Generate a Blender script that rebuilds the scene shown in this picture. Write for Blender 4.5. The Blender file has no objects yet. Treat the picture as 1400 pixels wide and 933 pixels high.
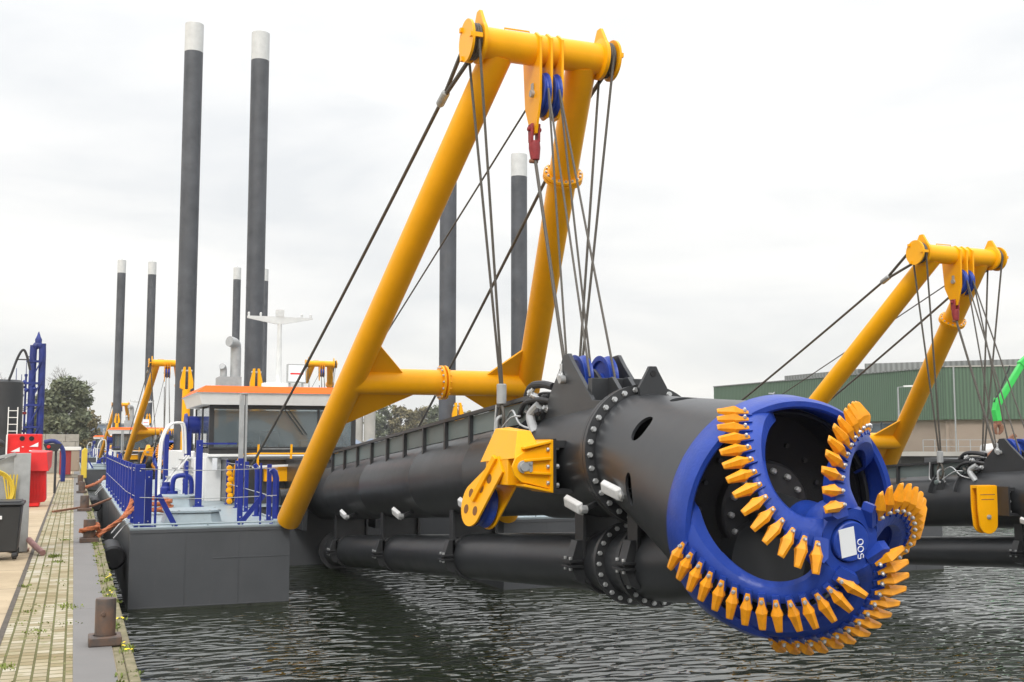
import bpy, bmesh, math, random
from mathutils import Vector, Matrix
R=math.radians; PI=math.pi
random.seed(7)
C=bpy.context.scene.collection

# ------------------------------------------------------------------ camera
EYE=Vector((0,0,2.9)); YAW=R(21.685); PIT=R(5.275)
cam=bpy.data.cameras.new('camera'); cam.sensor_width=36; cam.lens=38.57; cam.clip_end=6000; cam.clip_start=.1
co=bpy.data.objects.new('camera',cam); C.objects.link(co)
co.location=EYE; co.rotation_euler=(PI/2+PIT,0,-YAW)
bpy.context.scene.camera=co

# ------------------------------------------------------------------ sky and light (overcast)
w=bpy.data.worlds.new('World'); bpy.context.scene.world=w; w.use_nodes=True
nt=w.node_tree; nt.nodes.clear(); N=nt.nodes.new; L=nt.links.new
out=N('ShaderNodeOutputWorld'); bg=N('ShaderNodeBackground')
sky=N('ShaderNodeTexSky'); sky.sky_type='NISHITA'; sky.sun_disc=False
SUN_EL,SUN_AZ=R(42),R(-150)          # azimuth measured from +Y towards +X
sky.sun_elevation=SUN_EL; sky.sun_rotation=SUN_AZ; sky.dust_density=4
tc=N('ShaderNodeTexCoord'); mp=N('ShaderNodeMapping'); mp.inputs['Scale'].default_value=(1.0,1.0,3.6)
n1=N('ShaderNodeTexNoise'); n1.inputs['Scale'].default_value=3.0; n1.inputs['Detail'].default_value=7; n1.inputs['Roughness'].default_value=.5; n1.inputs['Distortion'].default_value=.25
rp=N('ShaderNodeValToRGB'); rp.color_ramp.elements[0].position=.34; rp.color_ramp.elements[0].color=(7.2,7.4,7.6,1)
rp.color_ramp.elements[1].position=.62; rp.color_ramp.elements[1].color=(9.05,9.03,8.92,1)
sep=N('ShaderNodeSeparateXYZ'); zr=N('ShaderNodeValToRGB')
zr.color_ramp.elements[0].position=0.0; zr.color_ramp.elements[0].color=(.93,.915,.87,1)
zr.color_ramp.elements[1].position=1.0; zr.color_ramp.elements[1].color=(2.5,2.5,2.54,1)
e=zr.color_ramp.elements.new(.12); e.color=(.95,.945,.93,1)
e=zr.color_ramp.elements.new(.4); e.color=(1.05,1.05,1.05,1)
mul=N('ShaderNodeMixRGB'); mul.blend_type='MULTIPLY'; mul.inputs[0].default_value=1
mx=N('ShaderNodeMixRGB'); mx.inputs[0].default_value=.965
L(tc.outputs['Generated'],mp.inputs[0]); L(mp.outputs[0],n1.inputs['Vector']); L(n1.outputs[0],rp.inputs[0])
L(tc.outputs['Generated'],sep.inputs[0]); L(sep.outputs[2],zr.inputs[0])
L(rp.outputs[0],mul.inputs[1]); L(zr.outputs[0],mul.inputs[2])
L(sky.outputs[0],mx.inputs[1]); L(mul.outputs[0],mx.inputs[2]); L(mx.outputs[0],bg.inputs[0]); bg.inputs[1].default_value=.124
L(bg.outputs[0],out.inputs[0])
sl=bpy.data.lights.new('sun','SUN'); sl.energy=1.5; sl.angle=R(14); sl.color=(1,.965,.91)
so=bpy.data.objects.new('sun',sl); C.objects.link(so)
sd=Vector((math.sin(SUN_AZ)*math.cos(SUN_EL),math.cos(SUN_AZ)*math.cos(SUN_EL),math.sin(SUN_EL)))
so.rotation_euler=sd.to_track_quat('Z','Y').to_euler()
sc=bpy.context.scene
sc.view_settings.view_transform='Standard'; sc.view_settings.look='None'; sc.view_settings.exposure=0; sc.view_settings.gamma=1
sc.view_settings.use_curve_mapping=False

# ------------------------------------------------------------------ materials
def mat(name,col,rough=.5,metal=0,var=.0,vscale=4,bump=0,bscale=30,col2=None,spec=.5,coat=0,grime=0,gcol=(.1,.07,.05)):
    m=bpy.data.materials.new(name); m.use_nodes=True; t=m.node_tree; b=t.nodes['Principled BSDF']
    b.inputs['Base Color'].default_value=(*col,1); b.inputs['Roughness'].default_value=rough; b.inputs['Metallic'].default_value=metal
    b.inputs['Specular IOR Level'].default_value=spec
    if coat: b.inputs['Coat Weight'].default_value=coat; b.inputs['Coat Roughness'].default_value=.15
    g=t.nodes.new('ShaderNodeNewGeometry')
    last=None
    if var or col2:
        n=t.nodes.new('ShaderNodeTexNoise'); n.inputs['Scale'].default_value=vscale; n.inputs['Detail'].default_value=6; n.inputs['Roughness'].default_value=.6
        t.links.new(g.outputs['Position'],n.inputs['Vector'])
        r=t.nodes.new('ShaderNodeValToRGB'); r.color_ramp.elements[0].position=.32; r.color_ramp.elements[1].position=.7
        c2=col2 if col2 else tuple(min(1,c*(1+var)) for c in col); c1=tuple(c*(1-var) for c in col) if not col2 else col
        r.color_ramp.elements[0].color=(*c1,1); r.color_ramp.elements[1].color=(*c2,1)
        t.links.new(n.outputs[0],r.inputs[0]); last=r.outputs[0]
        rr=t.nodes.new('ShaderNodeMapRange'); rr.inputs['To Min'].default_value=max(0,rough-.1); rr.inputs['To Max'].default_value=min(1,rough+.12)
        t.links.new(n.outputs[0],rr.inputs[0]); t.links.new(rr.outputs[0],b.inputs['Roughness'])
    if grime:
        n=t.nodes.new('ShaderNodeTexNoise'); n.inputs['Scale'].default_value=2.1; n.inputs['Detail'].default_value=9; n.inputs['Roughness'].default_value=.75
        mpn=t.nodes.new('ShaderNodeMapping'); mpn.inputs['Scale'].default_value=(3,3,.6)
        t.links.new(g.outputs['Position'],mpn.inputs[0]); t.links.new(mpn.outputs[0],n.inputs['Vector'])
        r=t.nodes.new('ShaderNodeValToRGB'); r.color_ramp.elements[0].position=.55; r.color_ramp.elements[1].position=.78
        r.color_ramp.elements[0].color=(0,0,0,1); r.color_ramp.elements[1].color=(grime,grime,grime,1)
        t.links.new(n.outputs[0],r.inputs[0]); mm=t.nodes.new('ShaderNodeMixRGB'); t.links.new(r.outputs[0],mm.inputs[0])
        if last: t.links.new(last,mm.inputs[1])
        else: mm.inputs[1].default_value=(*col,1)
        mm.inputs[2].default_value=(*gcol,1); last=mm.outputs[0]
    if last: t.links.new(last,b.inputs['Base Color'])
    if bump:
        n=t.nodes.new('ShaderNodeTexNoise'); n.inputs['Scale'].default_value=bscale; n.inputs['Detail'].default_value=4
        t.links.new(g.outputs['Position'],n.inputs['Vector']); bp=t.nodes.new('ShaderNodeBump'); bp.inputs['Strength'].default_value=bump; bp.inputs['Distance'].default_value=.01
        t.links.new(n.outputs[0],bp.inputs['Height']); t.links.new(bp.outputs[0],b.inputs['Normal'])
    return m
M={}
M['black']=mat('black_steel_paint',(.028,.030,.033),.36,var=.14,vscale=2.2,bump=.10,bscale=3,grime=.3,gcol=(.055,.057,.06))
M['black2']=mat('black_steel_flange',(.03,.031,.033),.4,var=.2,vscale=6)
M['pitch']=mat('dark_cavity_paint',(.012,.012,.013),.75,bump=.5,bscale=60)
M['yellow']=mat('yellow_gloss_paint',(.95,.43,.002),.36,var=.04,vscale=3,spec=.3,grime=.10,gcol=(.45,.17,.01))
M['tooth']=mat('orange_tooth_paint',(.84,.33,.004),.42,var=.14,vscale=14,grime=.45,gcol=(.42,.14,.02))
M['blue']=mat('blue_cutter_paint',(.016,.052,.32),.36,var=.14,vscale=5,bump=.35,bscale=30,grime=.18,gcol=(.015,.03,.2),spec=.35)
M['navy']=mat('blue_railing_paint',(.006,.022,.23),.42,var=.1)
M['bolt']=mat('galvanised_bolt',(.55,.56,.56),.35,.6,var=.15,vscale=40)
M['anode']=mat('zinc_anode',(.62,.62,.61),.5,.1,var=.08,vscale=20)
M['hull']=mat('grey_hull_paint',(.072,.076,.082),.42,var=.1,vscale=1.3,bump=.1,bscale=2.5,grime=.3,gcol=(.13,.13,.125))
M['deck']=mat('light_grey_deck_paint',(.30,.36,.385),.4,var=.12,vscale=3,grime=.35,gcol=(.22,.23,.23))
M['white']=mat('white_paint',(.82,.82,.80),.4,var=.04,grime=.12,gcol=(.5,.49,.46))
M['orange']=mat('orange_red_roof_band',(.93,.13,.004),.5,spec=.2)
M['spud']=mat('dark_spud_steel',(.075,.08,.09),.5,var=.25,vscale=1.4,grime=.5,gcol=(.14,.13,.125))
M['wire']=mat('greased_wire_rope',(.085,.075,.062),.55,var=.4,vscale=60)
M['grey']=mat('galvanised_steel',(.38,.39,.39),.45,.25,var=.12,vscale=6)
M['hose']=mat('rubber_hose',(.025,.025,.027),.5)
M['redpaint']=mat('red_gloss_paint',(.72,.012,.012),.38,var=.1,grime=.15,gcol=(.4,.02,.02))
M['redsock']=mat('dark_red_socket_paint',(.30,.03,.035),.5,var=.2,vscale=20)
M['teal']=mat('grey_green_panel',(.13,.16,.155),.45,var=.15,vscale=1)
M['rope']=mat('orange_mooring_rope',(.42,.13,.05),.85,var=.35,vscale=25,bump=.8,bscale=60,grime=.4,gcol=(.22,.1,.06))
M['pinkpipe']=mat('faded_pink_pipe',(.33,.18,.17),.7,var=.2,vscale=12)
M['tip']=mat('weathered_white_paint',(.60,.61,.60),.55,var=.08,grime=.3,gcol=(.42,.41,.38))
M['holeshade']=mat('brown_hole_shade',(.20,.075,.012),.6)
M['wetband']=mat('wet_slimy_waterline',(.028,.032,.022),.3,var=.4,vscale=8)
M['label']=mat('white_sticker',(.8,.82,.84),.35)
M['ink']=mat('pale_marker_ink',(.8,.82,.9),.6)
M['dkglass']=None
def glassmat(name,col,tr=.25):
    m=bpy.data.materials.new(name); m.use_nodes=True; b=m.node_tree.nodes['Principled BSDF']
    b.inputs['Base Color'].default_value=(*col,1); b.inputs['Roughness'].default_value=.04; b.inputs['Transmission Weight'].default_value=tr; b.inputs['IOR'].default_value=1.5
    b.inputs['Specular IOR Level'].default_value=.8
    return m
M['glass']=glassmat('tinted_cabin_glass',(.42,.50,.53),.8)
M['winglass']=glassmat('far_window_glass',(.07,.10,.12),.0)
M['rust']=mat('rusty_steel',(.16,.075,.045),.8,col2=(.30,.13,.07),vscale=14)
M['bollard']=mat('weathered_bollard',(.055,.052,.05),.55,col2=(.16,.085,.05),vscale=7,grime=.9,gcol=(.17,.06,.03))
M['conc']=mat('concrete',(.33,.31,.27),.85,var=.15,vscale=3,grime=.4,gcol=(.2,.18,.14))
M['rubber']=mat('black_rubber',(.02,.02,.022),.6,var=.3,vscale=8)
M['bin']=mat('dark_plastic',(.028,.03,.033),.45,var=.1)
M['hyellow']=mat('yellow_hose_plastic',(.72,.52,.05),.5)
M['bark']=mat('bark',(.09,.075,.06),.9,var=.3,vscale=12)
def leafmat(n,a,b): return mat(n,a,.8,col2=b,vscale=.9)
M['leaf']=leafmat('olive_foliage',(.12,.145,.09),(.22,.235,.14))
M['leaf2']=leafmat('autumn_foliage',(.13,.12,.05),(.24,.19,.09))
M['grass']=leafmat('moss_and_weeds',(.12,.16,.03),(.24,.28,.06))
M['flower']=mat('yellow_petals',(.8,.62,.03),.7)
M['moss']=mat('mossy_timber',(.13,.12,.055),.9,col2=(.27,.23,.15),vscale=9,bump=.6,bscale=25,grime=.85,gcol=(.13,.15,.03))
M['plate']=mat('grey_quay_plate',(.18,.172,.165),.8,var=.07,vscale=2,bump=.25,bscale=160,grime=.3,gcol=(.19,.185,.18))
M['green']=mat('bright_green_crane_paint',(.04,.58,.09),.4)
M['grill']=mat('dark_blue_pipework',(.012,.026,.18),.45,var=.3,vscale=2,grime=.5,gcol=(.07,.07,.11))
M['beige']=mat('beige_render_wall',(.34,.27,.215),.85,var=.06,vscale=.4)
M['trim']=mat('pale_concrete_quay',(.42,.40,.36),.85,var=.12,vscale=.5)
M['stone']=mat('dark_quay_face',(.05,.047,.04),.9,var=.3,vscale=.6)
M['land']=mat('far_ground',(.12,.13,.08),.95,var=.3,vscale=.05)
M['bluegrey']=mat('blue_grey_cladding',(.17,.21,.27),.6,var=.1,vscale=.2)
M['copper']=mat('teal_rope',(.02,.42,.36),.7)

def corrugated(name,col,scale):
    m=bpy.data.materials.new(name); m.use_nodes=True; t=m.node_tree; b=t.nodes['Principled BSDF']
    tcn=t.nodes.new('ShaderNodeTexCoord'); wv=t.nodes.new('ShaderNodeTexWave'); wv.inputs['Scale'].default_value=scale; wv.bands_direction='X'
    t.links.new(tcn.outputs['Object'],wv.inputs['Vector'])
    r=t.nodes.new('ShaderNodeValToRGB'); r.color_ramp.elements[0].color=(*[c*.72 for c in col],1); r.color_ramp.elements[1].color=(*[c*1.15 for c in col],1)
    t.links.new(wv.outputs[0],r.inputs[0]); t.links.new(r.outputs[0],b.inputs['Base Color'])
    bp=t.nodes.new('ShaderNodeBump'); bp.inputs['Strength'].default_value=.6; bp.inputs['Distance'].default_value=.05
    t.links.new(wv.outputs[0],bp.inputs['Height']); t.links.new(bp.outputs[0],b.inputs['Normal']); b.inputs['Roughness'].default_value=.55
    return m
M['clad']=corrugated('green_corrugated_cladding',(.085,.145,.09),1.0)
M['clad2']=corrugated('grey_corrugated_roof',(.22,.23,.22),.6)

def cobble():
    m=bpy.data.materials.new('cobble_paving'); m.use_nodes=True; t=m.node_tree; b=t.nodes['Principled BSDF']; n=t.nodes.new; l=t.links.new
    g=n('ShaderNodeNewGeometry'); mpn=n('ShaderNodeMapping'); mpn.inputs['Rotation'].default_value=(0,0,PI/2); mpn.inputs['Location'].default_value=(.03,.009,0)
    l(g.outputs['Position'],mpn.inputs[0])
    # rows run along the quay: brick length across x .11, height along y .1
    br=n('ShaderNodeTexBrick'); l(mpn.outputs[0],br.inputs['Vector']); br.offset=.5; br.inputs['Scale'].default_value=1
    br.inputs['Brick Width'].default_value=.14; br.inputs['Row Height'].default_value=.11; br.inputs['Mortar Size'].default_value=.010; br.inputs['Mortar Smooth'].default_value=.25; br.inputs['Bias'].default_value=0
    br.inputs['Color1'].default_value=(.30,.25,.15,1); br.inputs['Color2'].default_value=(.50,.46,.37,1); br.inputs['Mortar'].default_value=(.12,.12,.035,1)
    ns=n('ShaderNodeTexNoise'); ns.inputs['Scale'].default_value=1.1; ns.inputs['Detail'].default_value=6; l(g.outputs['Position'],ns.inputs['Vector'])
    r=n('ShaderNodeValToRGB'); r.color_ramp.elements[0].position=.42; r.color_ramp.elements[0].color=(.76,.70,.55,1); r.color_ramp.elements[1].position=.62; r.color_ramp.elements[1].color=(1.05,1.05,1.08,1)
    l(ns.outputs[0],r.inputs[0]); mu=n('ShaderNodeMixRGB'); mu.blend_type='MULTIPLY'; mu.inputs[0].default_value=1; l(br.outputs[0],mu.inputs[1]); l(r.outputs[0],mu.inputs[2])
    n2=n('ShaderNodeTexNoise'); n2.inputs['Scale'].default_value=7; n2.inputs['Detail'].default_value=8; l(g.outputs['Position'],n2.inputs['Vector'])
    r2=n('ShaderNodeValToRGB'); r2.color_ramp.elements[0].position=.56; r2.color_ramp.elements[0].color=(0,0,0,1); r2.color_ramp.elements[1].position=.72; r2.color_ramp.elements[1].color=(.7,.7,.7,1)
    l(n2.outputs[0],r2.inputs[0]); m3=n('ShaderNodeMixRGB'); l(r2.outputs[0],m3.inputs[0]); l(mu.outputs[0],m3.inputs[1]); m3.inputs[2].default_value=(.20,.19,.07,1)
    l(m3.outputs[0],b.inputs['Base Color']); b.inputs['Roughness'].default_value=.85
    bp=n('ShaderNodeBump'); bp.inputs['Strength'].default_value=.8; bp.inputs['Distance'].default_value=.015; bp.invert=True
    ad=n('ShaderNodeMath'); ad.operation='MULTIPLY_ADD'; ad.inputs[1].default_value=.3; l(n2.outputs[0],ad.inputs[0]); l(br.outputs['Fac'],ad.inputs[2]); l(ad.outputs[0],bp.inputs['Height']); l(bp.outputs[0],b.inputs['Normal'])
    return m
M['cobble']=cobble()
def slabs():
    m=bpy.data.materials.new('concrete_slabs'); m.use_nodes=True; t=m.node_tree; b=t.nodes['Principled BSDF']; n=t.nodes.new; l=t.links.new
    g=n('ShaderNodeNewGeometry'); br=n('ShaderNodeTexBrick'); br.offset=0; l(g.outputs['Position'],br.inputs['Vector'])
    br.inputs['Scale'].default_value=1; br.inputs['Brick Width'].default_value=2.0; br.inputs['Row Height'].default_value=2.05; br.inputs['Mortar Size'].default_value=.012
    br.inputs['Color1'].default_value=(.42,.33,.21,1); br.inputs['Color2'].default_value=(.46,.37,.25,1); br.inputs['Mortar'].default_value=(.10,.08,.06,1)
    ns=n('ShaderNodeTexNoise'); ns.inputs['Scale'].default_value=1.5; ns.inputs['Detail'].default_value=8; ns.inputs['Roughness'].default_value=.7; l(g.outputs['Position'],ns.inputs['Vector'])
    r=n('ShaderNodeValToRGB'); r.color_ramp.elements[0].position=.3; r.color_ramp.elements[0].color=(.78,.76,.74,1); r.color_ramp.elements[1].position=.7; r.color_ramp.elements[1].color=(1.12,1.12,1.12,1)
    l(ns.outputs[0],r.inputs[0]); mu=n('ShaderNodeMixRGB'); mu.blend_type='MULTIPLY'; mu.inputs[0].default_value=1; l(br.outputs[0],mu.inputs[1]); l(r.outputs[0],mu.inputs[2])
    l(mu.outputs[0],b.inputs['Base Color']); b.inputs['Roughness'].default_value=.85
    return m
M['slab']=slabs()
def water():
    m=bpy.data.materials.new('harbour_water'); m.use_nodes=True; t=m.node_tree; b=t.nodes['Principled BSDF']; n=t.nodes.new; l=t.links.new
    b.inputs['Base Color'].default_value=(.014,.019,.009,1); b.inputs['Roughness'].default_value=.05; b.inputs['IOR'].default_value=1.9; b.inputs['Specular IOR Level'].default_value=.5
    g=n('ShaderNodeNewGeometry')
    mp1=n('ShaderNodeMapping'); mp1.inputs['Rotation'].default_value=(0,0,R(20)); mp1.inputs['Scale'].default_value=(1.0,2.3,1); l(g.outputs['Position'],mp1.inputs[0])
    a=n('ShaderNodeTexNoise'); a.inputs['Scale'].default_value=2.0; a.inputs['Detail'].default_value=1; a.inputs['Roughness'].default_value=.4; a.inputs['Distortion'].default_value=.5; l(mp1.outputs[0],a.inputs['Vector'])
    mp2=n('ShaderNodeMapping'); mp2.inputs['Rotation'].default_value=(0,0,R(-35)); mp2.inputs['Scale'].default_value=(1.2,2.0,1); l(g.outputs['Position'],mp2.inputs[0])
    c=n('ShaderNodeTexNoise'); c.inputs['Scale'].default_value=4.2; c.inputs['Detail'].default_value=0; l(mp2.outputs[0],c.inputs['Vector'])
    big=n('ShaderNodeTexNoise'); big.inputs['Scale'].default_value=.16; big.inputs['Detail'].default_value=2; l(g.outputs['Position'],big.inputs['Vector'])
    ad=n('ShaderNodeMath'); ad.operation='MULTIPLY_ADD'; ad.inputs[1].default_value=.22; l(c.outputs[0],ad.inputs[0]); l(a.outputs[0],ad.inputs[2])
    mr=n('ShaderNodeMapRange'); mr.inputs['From Min'].default_value=.35; mr.inputs['From Max'].default_value=.65; mr.inputs['To Min'].default_value=.2; mr.inputs['To Max'].default_value=1; l(big.outputs[0],mr.inputs[0])
    mm=n('ShaderNodeMath'); mm.operation='MULTIPLY'; l(ad.outputs[0],mm.inputs[0]); l(mr.outputs[0],mm.inputs[1])
    bp=n('ShaderNodeBump'); bp.inputs['Strength'].default_value=1; bp.inputs['Distance'].default_value=.26; l(mm.outputs[0],bp.inputs['Height']); l(bp.outputs[0],b.inputs['Normal'])
    return m
M['water']=water()

# ------------------------------------------------------------------ mesh helpers
O0=Vector((5.78,20.2,0))         # the main dredger's origin: centre of its ladder well at the waterline
def frame(axis,up=None):
    a=Vector(axis).normalized(); u=Vector(up) if up is not None else (Vector((0,0,1)) if abs(a.z)<.95 else Vector((0,1,0)))
    x=u.cross(a).normalized(); y=a.cross(x).normalized()
    return x,y,a
class MB:
    def __init__(s,off=(0,0,0)): s.v=[];s.f=[];s.m=[];s.mats=[];s.off=Vector(off)
    def mi(s,m):
        if m not in s.mats: s.mats.append(m)
        return s.mats.index(m)
    def add(s,vs,fs,m):
        b=len(s.v); s.v+=[Vector(p) for p in vs]; i=s.mi(m)
        for f in fs: s.f.append([b+k for k in f]); s.m.append(i)
        return s
    def box(s,a,b,m,rot=None,ctr=None):
        a=Vector(a);b=Vector(b)
        vs=[Vector((x,y,z)) for x in (a.x,b.x) for y in (a.y,b.y) for z in (a.z,b.z)]
        if rot is not None:
            c=(a+b)/2 if ctr is None else Vector(ctr); vs=[c+rot@(p-c) for p in vs]
        return s.add(vs,[(0,1,3,2),(4,6,7,5),(0,4,5,1),(2,3,7,6),(0,2,6,4),(1,5,7,3)],m)
    def bar(s,p,q,w,h,m,up=None):    # rectangular bar from p to q
        p=Vector(p);q=Vector(q); x,y,a=frame(q-p,up)
        vs=[c+x*i*w/2+y*j*h/2 for c in (p,q) for i,j in ((-1,-1),(1,-1),(1,1),(-1,1))]
        return s.add(vs,[(3,2,1,0),(4,5,6,7),(0,1,5,4),(1,2,6,5),(2,3,7,6),(3,0,4,7)],m)
    def lathe(s,o,axis,prof,m,seg=32,up=None,cap=True,a0=0,a1=2*PI):
        o=Vector(o); x,y,a=frame(axis,up); vs=[];fs=[]; full=abs(a1-a0-2*PI)<1e-6; n=seg if full else seg+1
        for (d,r) in prof:
            for k in range(n):
                t=a0+(a1-a0)*k/seg; vs.append(o+a*d+(x*math.cos(t)+y*math.sin(t))*r)
        for i in range(len(prof)-1):
            for k in range(seg):
                k2=(k+1)%n; fs.append((i*n+k,i*n+k2,(i+1)*n+k2,(i+1)*n+k))
        if cap and full:
            if prof[0][1]>1e-4: fs.append(tuple(reversed(range(n))))
            if prof[-1][1]>1e-4: fs.append(tuple((len(prof)-1)*n+k for k in range(n)))
        return s.add(vs,fs,m)
    def cyl(s,p,q,r,m,seg=20,r2=None,cap=True):
        p=Vector(p);q=Vector(q); return s.lathe(p,q-p,[(0,r),((q-p).length,r if r2 is None else r2)],m,seg,cap=cap)
    def tube(s,pts,r,m,seg=8,smooth=0,closed=False):
        pts=[Vector(p) for p in pts]
        if smooth:
            k0=len(pts); pts=catmull(pts,smooth)
            if isinstance(r,(list,tuple)) and len(r)==k0: r=[r[min(i//smooth,k0-1)]+(r[min(i//smooth+1,k0-1)]-r[min(i//smooth,k0-1)])*(i%smooth)/smooth for i in range(len(pts))]
        vs=[];fs=[];n=len(pts); px=None
        for i,p in enumerate(pts):
            d=(pts[min(i+1,n-1)]-pts[max(i-1,0)]).normalized()
            if px is None: x,y,_=frame(d)
            else:
                x=(px-d*px.dot(d)).normalized(); y=d.cross(x)
            px=x
            rr=r[i] if isinstance(r,(list,tuple)) else r
            for k in range(seg): t=2*PI*k/seg; vs.append(p+(x*math.cos(t)+y*math.sin(t))*rr)
        for i in range(n-1):
            for k in range(seg): k2=(k+1)%seg; fs.append((i*seg+k,i*seg+k2,(i+1)*seg+k2,(i+1)*seg+k))
        fs.append(tuple(reversed(range(seg)))); fs.append(tuple((n-1)*seg+k for k in range(seg)))
        return s.add(vs,fs,m)
    def prism(s,poly,th,m):       # poly: list of 3D points (planar), extruded by vector th (centred)
        th=Vector(th); P=[Vector(p)-th/2 for p in poly]; n=len(P)
        vs=P+[p+th for p in P]; fs=[tuple(range(n)),tuple(reversed(range(n,2*n)))]+[(k,k+n,(k+1)%n+n,(k+1)%n) for k in range(n)]
        return s.add(vs,fs,m)
    def bolts(s,o,axis,R0,n,m,br=.022,h=.03,ph=0,up=None,skip=()):
        x,y,a=frame(axis,up); o=Vector(o)
        for k in range(n):
            if k in skip: continue
            t=ph+2*PI*k/n; s.lathe(o+(x*math.cos(t)+y*math.sin(t))*R0,a,[(0,br*1.25),(h*.3,br*1.25),(h*.3,br),(h,br)],m,6)
        return s
    def build(s,name,parent=None,bevel=0,sharp=32):
        me=bpy.data.meshes.new(name); me.from_pydata([tuple(v-s.off) for v in s.v],[],s.f)
        for mm in s.mats: me.materials.append(mm)
        for p,i in zip(me.polygons,s.m): p.material_index=i
        bm=bmesh.new(); bm.from_mesh(me); bmesh.ops.recalc_face_normals(bm,faces=bm.faces); bm.to_mesh(me); bm.free()
        me.polygons.foreach_set('use_smooth',[True]*len(me.polygons)); me.set_sharp_from_angle(angle=R(sharp))
        o=bpy.data.objects.new(name,me); C.objects.link(o)
        if parent is not None: o.parent=parent
        if bevel:
            b=o.modifiers.new('bevel','BEVEL'); b.width=bevel; b.segments=2; b.limit_method='ANGLE'; b.angle_limit=R(40); b.harden_normals=False
        return o
def catmull(p,k):
    o=[]; n=len(p)
    for i in range(n-1):
        a=p[max(i-1,0)];b=p[i];c=p[i+1];d=p[min(i+2,n-1)]
        for j in range(k):
            t=j/k; o.append(.5*((2*b)+(c-a)*t+(2*a-5*b+4*c-d)*t*t+(3*b-a-3*c+d)*t**3))
    o.append(p[-1]); return o
def tag(o,label=None,cat=None,group=None,kind=None):
    if label: o['label']=label
    if cat: o['category']=cat
    if group: o['group']=group
    if kind: o['kind']=kind
    return o
def empty(name,loc=(0,0,0)):
    o=bpy.data.objects.new(name,None); C.objects.link(o); o.location=loc; o.empty_display_size=.3; return o
def copy_tree(o,parent=None,skip=()):
    c=o.copy(); C.objects.link(c); c.parent=parent
    for ch in [x for x in kids[o.name]] if o.name in kids else []:
        if not any(ch.name.startswith(k) for k in skip): copy_tree(ch,c,skip)
    return c
def far(px,d,z=0):   # world point at compass bearing of image column px, d metres along the view axis
    a=YAW+math.atan((px-700)/1506.4); r=d/math.cos(a-YAW); return Vector((math.sin(a)*r,math.cos(a)*r,z))

# ------------------------------------------------------------------ setting: water, quays, far land
b=MB(); b.add([(-3,-60,0),(900,-60,0),(900,900,0),(-3,900,0)],[(0,1,2,3)],M['water']); tag(b.build('water'),kind='structure')
def slabpoly(name,pts,top,bot,mt,ms):
    b=MB(); n=len(pts); b.add([(p[0],p[1],top) for p in pts],[tuple(range(n))],mt)
    vs=[(p[0],p[1],top) for p in pts]+[(p[0],p[1],bot) for p in pts]
    b.add(vs,[(k,(k+1)%n,(k+1)%n+n,k+n) for k in range(n)],ms); return tag(b.build(name),kind='structure')
QE=.5
slabpoly('quay_ground',[(-400,-60),(.36,-60),(.36,900),(-400,900)],1.186,-2,M['slab'],M['stone'])
b=MB(); b.add([(-.52,-30,1.19),(.05,-30,1.19),(.05,54.6,1.19),(-.52,54.6,1.19)],[(0,1,2,3)],M['cobble']); tag(b.build('cobble_strip'),kind='structure')
b=MB()
for k in range(14): y=-6+k*6.1; b.box((.05,y,1.15),(.355,y+6.088,1.197),M['plate'])
tag(b.build('plate_strip',bevel=.004),kind='structure')
b=MB(); b.box((-.57,-30,1.15),(-.52,54.6,1.195),M['bark']); tag(b.build('edge_angle'),kind='structure')
b=MB(); rr=random.Random(3)
for k in range(60):
    y=-8+k*2; b.box((.43,y,.95),(.505+rr.uniform(-.006,.006),y+1.985,1.20+rr.uniform(-.006,.004)),M['moss'])
    b.box((.355,y,1.0),(.43,y+1.99,1.188),M['moss'])
tag(b.build('quay_edge_beam',bevel=.012),kind='structure')
b=MB(); b.box((.35,-30,-2),(.49,300,.98),M['stone']); tag(b.build('quay_wall'),kind='structure')
E1=far(1900,84);E2=far(1230,88);E3=far(930,135);E4=far(760,260);E5=far(300,420);E6=far(-50,420)
fp=[E1,E2,E3,E4,E5,E6,Vector((-400,900,0)),Vector((900,900,0)),Vector((900,-55,0))]
slabpoly('far_bank',[(p.x,p.y) for p in fp],2.0,-2,M['land'],M['stone'])
# pale coping along the far quay
b=MB()
for p,q in ((E1,E2),(E2,E3),(E3,E4)):
    b.bar((p.x,p.y,1.98),(q.x,q.y,1.98),1.2,.34,M['trim'])
tag(b.build('quay_coping'),kind='structure')

# ------------------------------------------------------------------ THE DREDGER (built once around its own origin, then repeated)
kids={}
root=empty('dredger'); root.location=O0
tag(root,'nearest dredger with a huge blue cutter head of orange teeth, moored at the bollards','dredger','cutter dredgers in the harbour')
def part(mb,name,parent=None,bevel=0,label=None,sharp=32):
    mb.off=O0; p=parent or root; o=mb.build(name,p,bevel,sharp); kids.setdefault(p.name,[]).append(o)
    if label: o['label']=label
    return o
XC=5.75
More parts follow.
